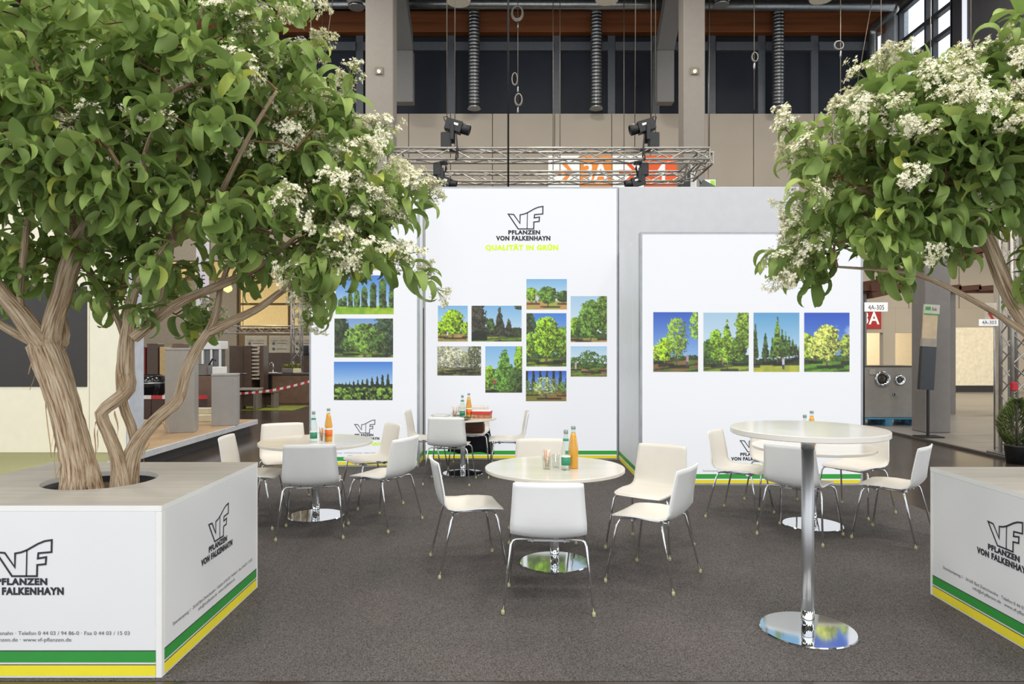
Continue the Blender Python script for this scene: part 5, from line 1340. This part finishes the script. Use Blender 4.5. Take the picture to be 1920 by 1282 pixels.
for i, (p0, p1) in enumerate(((459, 500), (504, 543), (548, 592))):
    d = 23.0; t = thing('info_board', ('left', 'middle', 'right')[i] + ' pale info board of three above the far left counter', 'board', (PX((p0 + p1) / 2, d), d, 0))
    a, b = PX(p0, d) - t.location.x, PX(p1, d) - t.location.x
    MB().bbox(a, b, 0, .05, 1.42, PZ(629, d), .006).build('board', mat('board_pale', (196, 184, 160), .6), t)
    put_text('lettering', 'THERM : TONTE', t, (0, 0, PZ(640, d)), (1, 0, 0), (0, 0, 1), TEXTG, (b - a) * .8, .05, .0, align='c', lift=.006)
    for q in (0, 1):
        MB().lathe([(.05, 0), (.05, .004), (.03, .006)], 16).build('round_mark', TEXTG, t, (a + .16, -.001, 1.55 + .18 * q)).rotation_euler = (math.pi / 2, 0, 0)
        MB().box(a + .26, b - .1, -.004, 0, 1.54 + .18 * q, 1.56 + .18 * q).build('rule', TEXTG, t)
    for s in (a + .05, b - .05): MB().tube([(s, .03, 0), (s, .03, 1.43)], .02, 6).build('stand_leg', BRN, t)
o = MB().bbox(-1.35, 1.35, 0, .06, 0, 1.42, .01).build('rear_screen_wall', BRN); o.location = (PX(540, 22.7), 22.75, 0); tag(o, 'dark brown back board below the pale info boards', 'board')
o = MB().bbox(-.14, .14, -.03, .03, 0, .3, .006).build('monitor', mat('monitor_black', (18, 18, 24), .2)); o.location = (PX(567, 22.5), 22.719, PZ(665, 22.5)); tag(o, 'small black monitor on the far left info boards', 'monitor')
t = thing('lattice_tower', 'vertical lattice truss tower in the far left aisle', 'truss', (PX(552, 21), 21.25, 0))
truss_run(t, (0, 0, 0), (0, 0, PZ(470, 21)), .26, .26, .3, .025, .012)
MB().bbox(-.4, .4, -.4, .4, 0, .03, .005).build('foot_plate', ALU, t)
t = thing('lattice_beam', 'horizontal lattice truss beam in the far left aisle', 'truss', (PX(515, 22), 22, PZ(618, 22)))
truss_run(t, (-1.9, 0, 0), (1.6, 0, 0), .26, .22, .26, .022, .011)
for s in (-1.0, 1.5): MB().tube([(s, 0, .1), (s, 0, CEILZ - t.location.z)], .01, 5).build('cord', WIRE, t)
t = thing('lattice_beam', 'raking lattice truss beam above the far left aisle', 'truss', (PX(530, 22), 21.6, PZ(485, 22)))
truss_run(t, (-1.0, .6, .35), (.45, -.3, -.15), .26, .22, .26, .022, .011)
MB().tube([(0, 0, .1), (0, 0, CEILZ - t.location.z)], .01, 5).build('cord', WIRE, t)
t = thing('barrier_tape', 'red and white barrier tape sagging across the far left aisle', 'tape', P(512, 728, 17))
for k in range(22):
    s0, s1 = k / 22, (k + 1) / 22
    def tp(s): q = P(446 + (590 - 446) * s, 738 + (712 - 738) * s + 10 * math.sin(math.pi * s) * .5, 17); return q - t.location
    a, b = tp(s0), tp(s1); m = MB(); u = Vector((0, 0, .028)); w = Vector((0, .004, 0))
    m.add([a - u, b - u, b + u, a + u, a - u + w, b - u + w, b + u + w, a + u + w], [(0, 1, 2, 3), (7, 6, 5, 4), (0, 4, 5, 1), (3, 2, 6, 7), (0, 3, 7, 4), (1, 5, 6, 2)])
    m.build('tape_segment', RED if k % 2 else TWH, t)
for s in (0, 1):
    q = P((446, 592)[s], 738, 17) - t.location; MB().tube([(q.x, 0, -t.location.z), (q.x, 0, .15)], .02, 6).build('tape_post', BRN, t)
for i, (p0, p1, q0, dd) in enumerate(((447, 486, 728, 18), (488, 518, 733, 18.6))):
    t = thing('display_bench', ('grey' if i == 0 else 'brown') + ' low display bench in the far left aisle below the tape', 'bench', (PX((p0 + p1) / 2, dd), dd, .007))
    w = PX(p1, dd) - PX(p0, dd); h = PZ(q0, dd)
    MB().bbox(-w / 2, w / 2, -.2, .3, h - .05, h, .006).build('bench_top', mat('bench_grey', (150, 142, 134), .5) if i == 0 else BRN2, t)
    for s in (-1, 1): MB().bbox(s * w * .38 - .04, s * w * .38 + .04, -.15, .25, 0, h - .05, .006).build('leg', mat('bench_leg', (112, 100, 90), .5), t)
    MB().bbox(-w * .3, w * .3, .0, .05, .08, h - .06, .005).build('panel', BRN, t)
o = MB().bbox(-1.6, 1.6, -.7, .7, 0, .006, .002).build('green_mat', mat('lime_mat', (120, 130, 40), .9, var=.15)); o.location = (PX(455, 18.6), 18.5, 0); tag(o, 'lime green floor mat under the far left display', 'mat')
t = thing('display_lantern', 'white tower lantern with dark panes behind the short pedestal', 'lantern', (PX(402, 18), 18, .007))
MB().bbox(-.24, .24, -.2, .24, 0, 1.05, .01).build('stand', BRN2, t)
for x in (-.22, 0, .22): MB().bbox(x - .025, x + .025, -.2, -.15, 1.05, 1.55, .004).build('post', WHITE, t)
MB().bbox(-.2, .2, -.14, .2, 1.06, 1.54, .01).build('pane_box', mat('lantern_pane', (96, 96, 98), .2), t)
MB().bbox(-.25, .25, -.22, .26, 1.55, 1.76, .01).build('cap', WHITE, t)
t = thing('coffee_machine', 'chrome coffee machine with white boxes behind the short pedestal', 'machine', (PX(428, 17), 16.2, 0))
MB().bbox(-.4, .4, -.2, .3, 0, .95, .01).build('stand', BRN2, t)
MB().bbox(-.36, -.1, -.15, .15, .95, 1.22, .02).build('body', mat('machine_steel', (110, 104, 98), .35, .7), t); MB().bbox(.0, .25, -.12, .12, .95, 1.16, .01).build('box', PORC, t)
MB().tube([(-.1, -.05, 1.2), (-.02, -.05, 1.34), (.06, -.05, 1.3)], .02, 6).build('arm', BLACK, t)
for i, (px, py) in enumerate(((427, 541), (338, 541), (268, 548))):
    t = thing('globe_lamp', 'glowing warm hall lamp in the far left hall, ' + ('right', 'middle', 'left')[i] + ' one', 'lamp', P(px, py, 36))
    MB().lathe([(.05, -.2), (.2, -.10), (.23, .03), (.16, .17), (.06, .32)], 20).build('bulb', WARMGLOW, t); MB().tube([(0, 0, .3), (0, 0, CEILZ - t.location.z)], .02, 6).build('rod', BLACK, t)
t = thing('stair_tower', 'dark red and brown shelving tower beside the cream booth wall', 'shelf', (PX(296, 22), 22, 0))
for k in range(4): MB().bbox(-.75 + k * .4, -.40 + k * .4, 0, .4, 0, PZ(650 - (k % 2) * 6, 22), .01).build('shelf_block', (mat('shelf_red', (120, 34, 30), .5), BRN, mat('shelf_tan', (190, 160, 110), .6), BRN2)[k], t)

# ------------------------------------------------------------------ neighbouring booths on the right
GPL = mat('grey_plank_floor', (136, 131, 125), .35, var=.10, scale=2.0, stretch=(.3, 3.5, 1))
t = thing('booth_floor', 'grey plank booth floor in the right background', 'floor', (14, 16.4, 0))
for k in range(14): MB().bbox(-6.85, 8, -7 + k * 1.1 + .003, -5.9 + k * 1.1 - .003, 0, .03, .002).build('plank', GPL, t)
MB().bbox(-6.92, -6.855, -7, 8.4, 0, .036, .003).build('edge_strip', mat('edge_dark', (70, 64, 58), .5), t)
FZ = .032
GRYP = mat('grey_pillar', (122, 117, 113), .6, var=.03)
o = MB().bbox(-.235, .235, -.2, .25, 0, 4.2, .012).build('booth_pillar', GRYP); o.location = (PX(1759, 12.9), 13.1, FZ); tag(o, 'square grey pillar right of the blue pallet', 'pillar')
o = MB().bbox(-.075, .075, -.06, .06, 0, 4.3, .008).build('booth_post', mat('post_beige', (190, 178, 160), .6)); o.location = (PX(1876, 11), 11, FZ); tag(o, 'slim beige post beside the right lattice tower', 'post')
t = thing('porthole_counter', 'grey counter with two chrome portholes standing on the blue pallet', 'counter', (PX(1671, 14), 14.2, FZ + .145))
w = .56; zc = PZ(688, 14) - t.location.z
MB().bbox(-w, w, 0, .5, 0, zc, .012).build('body', mat('counter_grey', (150, 145, 138), .5, var=.04), t)
MB().bbox(-w - .01, w + .01, -.01, .52, zc, zc + .02, .004).build('worktop', mat('counter_top', (84, 78, 70), .4), t)
def ring(parent, px, py, r, r2):
    rg = MB().lathe([(r2, 0), (r2 + .01, .03), ((r + r2) / 2, .045), (r - .01, .03), (r, 0)], 28).build('porthole', CHROME, parent, (PX(px, 14) - t.location.x, -.001, PZ(py, 14) - t.location.z)); rg.rotation_euler = (math.pi / 2, 0, 0)
    MB().lathe([(r2 * 1.02, .006), (r2 * .5, .012), (.001, .013)], 28).build('pane', mat('porthole_dark', (70, 64, 58), .15), rg)
    return rg
ring(t, 1664, 711, .165, .10); ring(t, 1697, 713, .115, .06); ring(t, 1687, 740, .045, .02)
MB().bbox(-.34, -.22, -.02, 0, zc - .16, zc - .05, .004).build('switch_box', mat('switch_grey', (168, 164, 156), .5), t)
t = thing('euro_pallet', 'blue painted wooden pallet under the porthole counter', 'pallet', (PX(1671, 14), 14.2, FZ))
BLU = mat('pallet_blue', (74, 134, 168), .7, var=.12)
for k in range(5): MB().bbox(-.62, .62, -.12 + k * .15, .0 + k * .15, .122, .144, .003).build('deck_board', BLU, t)
for x in (-.62, -.07, .48):
    MB().bbox(x, x + .14, -.12, .6, .0, .02, .003).build('runner', BLU, t)
    for y in (-.12, .17, .46): MB().bbox(x, x + .14, y, y + .14, .02, .122, .003).build('block', BLU, t)
t = thing('display_column', 'narrow display stand with green fuk header and dark lower screen before the pillar', 'display stand', (PX(1741, 12.3), 12.3, FZ))
mm = Matrix.Rotation(.06, 3, 'Y')
def ob(nm, c, s, m_): MB().obox(c, s, mm).build(nm, m_, t)
ob('header', (.05, 0, PZ(580, 12.3) - FZ), (.27, .04, .17), mat('header_grey', (188, 186, 172), .5)); ob('green_rule', (.045, -.002, PZ(589, 12.3) - FZ), (.27, .042, .02), GREEN)
ob('green_mark', (-.02, -.022, PZ(578, 12.3) - FZ), (.09, .006, .06), GREEN)
put_text('lettering', 'fuk', t, (.045, -.024, PZ(582, 12.3) - FZ), (1, 0, -.06), (.06, 0, 1), TEXTG, .09, .06, .01, lift=.004)
ob('panel', (.02, 0, PZ(612, 12.3) - FZ), (.25, .03, .50), mat('display_tan', (196, 176, 144), .6)); ob('shelf', (.0, 0, PZ(643, 12.3) - FZ), (.25, .06, .16), mat('display_grey', (156, 148, 136), .5))
ob('screen', (-.03, 0, PZ(690, 12.3) - FZ), (.25, .08, .76), mat('display_screen', (40, 44, 50), .25))
MB().bbox(-.03, .01, -.02, .02, 0, PZ(725, 12.3) - FZ + .02, .004).build('leg', BLACK, t); MB().bbox(-.2, .2, -.15, .15, 0, .02, .004).build('foot', BLACK, t)
t = thing('floor_fan', 'black floor fan on a white stand between counter and pillar', 'fan', (PX(1726, 13.6), 13.6, FZ))
m = MB(); zf = PZ(745, 13.6) - FZ
rg = MB().lathe([(.02, -.04), (.15, -.03), (.165, 0), (.15, .03), (.02, .04)], 24).build('fan_head', BLACK, t, (0, 0, zf)); rg.rotation_euler = (math.pi / 2, 0, .2)
MB().tube([(0, .06, 0.02), (0, .05, zf)], .02, 8).build('stem', PORC, t); MB().lathe([(.16, 0), (.15, .03), (.03, .05)], 20).build('foot', PORC, t)
MB().tube([(.03, 0, zf - .14), (.08, -.02, .2), (.1, -.02, .05), (.0, -.04, .03)], .008, 5).build('cable', BLACK, t)
# signs
t = thing('booth_number_sign', 'white 4A-305 number sign on a thin post beside the lower lightbox', 'sign', (PX(1620, 12), 12, 0))
MB().tube([(0, 0, 0), (0, 0, PZ(556, 12))], .012, 8).build('post', BLACK, t)
b = PX(1664, 12) - t.location.x
MB().bbox(.0, b, -.012, .012, PZ(584, 12), PZ(567, 12), .002).build('plate', SW, t)
put_text('lettering', '4A-305', t, (b * .16, -.012, PZ(580.5, 12)), (1, 0, 0), (0, 0, 1), INK, b * .68, .082, .0, lift=.003)
t = thing('hall_number_sign', 'red 3A hall sign on the beige rear wall', 'sign', (PX(1637, 24.8), 24.999, PZ(599, 24.8)))
w = PX(1657, 24.8) - t.location.x; MB().bbox(-w, w, -.04, 0, PZ(616, 24.8) - t.location.z, PZ(578, 24.8) - t.location.z, .004).build('plate', mat('sign_dark_red', (176, 30, 28), .5), t)
put_text('lettering', '3A', t, (0, -.04, PZ(607, 24.8) - t.location.z), (1, 0, 0), (0, 0, 1), SW, w * 1.62, .43, .02, align='c', lift=.01)
t = thing('booth_number_sign', 'white 4A-303 sign with red arrow panel beside the slim beige post', 'sign', (PX(1872, 10.8), 10.8, 0))
ox = t.location.x
MB().bbox(PX(1846, 10.8) - ox, -.03, -.012, .0, PZ(598, 10.8), PZ(568, 10.8), .002).build('arrow_plate', mat('sign_beige', (206, 196, 178), .5), t)
MB().bbox(PX(1834, 10.8) - ox, PX(1871, 10.8) - ox, -.025, -.013, PZ(611, 10.8), PZ(598.5, 10.8), .002).build('number_plate', SW, t)
put_text('lettering', '4A-303', t, (PX(1839, 10.8) - ox, -.025, PZ(607.6, 10.8)), (1, 0, 0), (0, 0, 1), INK, .22, .055, lift=.003)
RD = mat('arrow_red', (196, 40, 32), .5); m = MB(); xc, zc = PX(1851, 10.8) - ox, PZ(588, 10.8); c = .018
m.add([(xc + .03, -.016, zc - c), (xc + .10, -.016, zc - c), (xc + .10, -.016, zc + c), (xc + .03, -.016, zc + c)], [(0, 1, 2, 3)])
for s in (1, -1):
    v = [(xc, -.015, zc), (xc + .05, -.015, zc), (xc + .10, -.015, zc + s * .08), (xc + .06, -.015, zc + s * .09)]; m.add(v, [(0, 1, 2, 3) if s > 0 else (3, 2, 1, 0)])
m.build('arrow', RD, t)
MB().tube([(-.05, .012, 0), (-.05, .012, PZ(566, 10.8))], .012, 6).build('post', ALU, t)
# stepped shingle canopy
SH = mat('canopy_shingle', (92, 56, 34), .7, var=.14, scale=3, stretch=(.5, 2, 6))
t = thing('shingle_canopy', 'stepped brown shingle canopy in the right background', 'canopy', (PX(1700, 17), 17, 0)); ox = t.location.x
for k in range(7):
    p0 = 1612 + k * 28; zz = PZ(541 - k * 11.0, 17)
    MB().obox((PX(p0 + 16, 17) - ox, .0, zz), (.46, 1.2, .19), Matrix.Rotation(-.10, 3, 'Y')).build('shingle', SH, t)
    MB().obox((PX(p0 + 16, 17) - ox, -.1, zz - .16), (.42, 1.0, .14), Matrix.Rotation(-.22, 3, 'Y')).build('shingle', SH, t)
for k in range(9):
    p0 = 1598 + k * 36
    MB().obox((PX(p0 + 14, 17) - ox, -.5, PZ(543, 17)), (.52, .08, .12), Matrix.Rotation(-.08, 3, 'Y')).build('shingle', SH, t)
MB().box(PX(1590, 17) - ox, PX(1880, 17) - ox, -.46, -.40, PZ(552, 17), PZ(546, 17)).build('fascia', SH, t)
for p_ in (1605, 1768, 1878): MB().bbox(PX(p_, 17) - ox - .06, PX(p_, 17) - ox + .06, -.4, -.28, .03, PZ(548, 17), .006).build('post', GRYP, t)
o = MB().bbox(-.95, .85, -.02, .02, 0, 2.3, .006).build('passage_partition', mat('white_lit_partition', (236, 226, 200), .6)); o.location = (PX(1826, 24.6), 24.6, .0); tag(o, 'warm white partition right of the grey pillar', 'wall')
o = MB().bbox(-.95, .85, -.03, -.022, 0, .26, .004).build('baseboard_passage', mat('dark_base', (40, 36, 34), .5)); o.location = (PX(1826, 24.6), 24.6, 0); struct(o)
t = thing('hanging_banner', 'white hanging banner with blue curve behind the right tree leaves', 'banner', P(1755, 463, 14))
MB().bbox(-1.25, .85, -.02, .02, 0, 1.0, .006).build('cloth', mat('banner_white', (206, 206, 208), .6), t)
MB().tube([(-.2 + .09 * k, -.022, .35 + .25 * math.sin(k * .35)) for k in range(11)], .018, 6).build('blue_curve', mat('banner_blue', (86, 96, 170), .6), t)
for s in (-1.1, .7): MB().tube([(s, 0, 1.0), (s, 0, CEILZ - t.location.z)], .008, 5).build('cord', WIRE, t)
t = thing('lattice_tower', 'vertical lattice truss tower with red box at the right picture edge', 'truss', (PX(1902, 10.3), 10.3, FZ))
truss_run(t, (0, 0, 0), (0, 0, 4.0), .24, .24, .22, .027, .011)
MB().bbox(-.25, .25, -.25, .25, 0, .02, .004).build('foot_plate', ALU, t)
MB().bbox(-.15, -.06, -.17, -.11, PZ(732, 10.2) - FZ, PZ(716, 10.2) - FZ, .01).build('red_box', mat('red_box', (176, 28, 40), .4), t)
t = thing('potted_conifer', 'green potted conifer at the right picture edge', 'plant', (PX(1916, 9.6), 9.7, 0))
MB().lathe([(.12, 0), (.15, .24), (.16, .26), (.13, .25), (.001, .24)], 20).build('pot', BLACK, t)
m = MB(); r = random.Random(9)
for k in range(2600):
    h = r.random(); a = r.random() * 6.28; q = (.05 + .17 * math.sin(math.pi * min(1, h * .9 + .12)) ) * r.random() ** .4
    c = Vector((q * math.cos(a), q * math.sin(a), .26 + .62 * h)); d_ = Vector((math.cos(a) * .7, math.sin(a) * .7, .7)).normalized(); u = d_.orthogonal().normalized() * .012
    m.add([c - u, c + u, c + d_ * .07 + u * .2, c + d_ * .07 - u * .2], [(0, 1, 2, 3)])
m.build('foliage', mat('conifer_green', (104, 120, 60), .7, var=.25), t)['kind'] = 'stuff'
MB().tube([(0, 0, .22), (0, 0, .8)], .012, 6).build('stem', BRN, t)
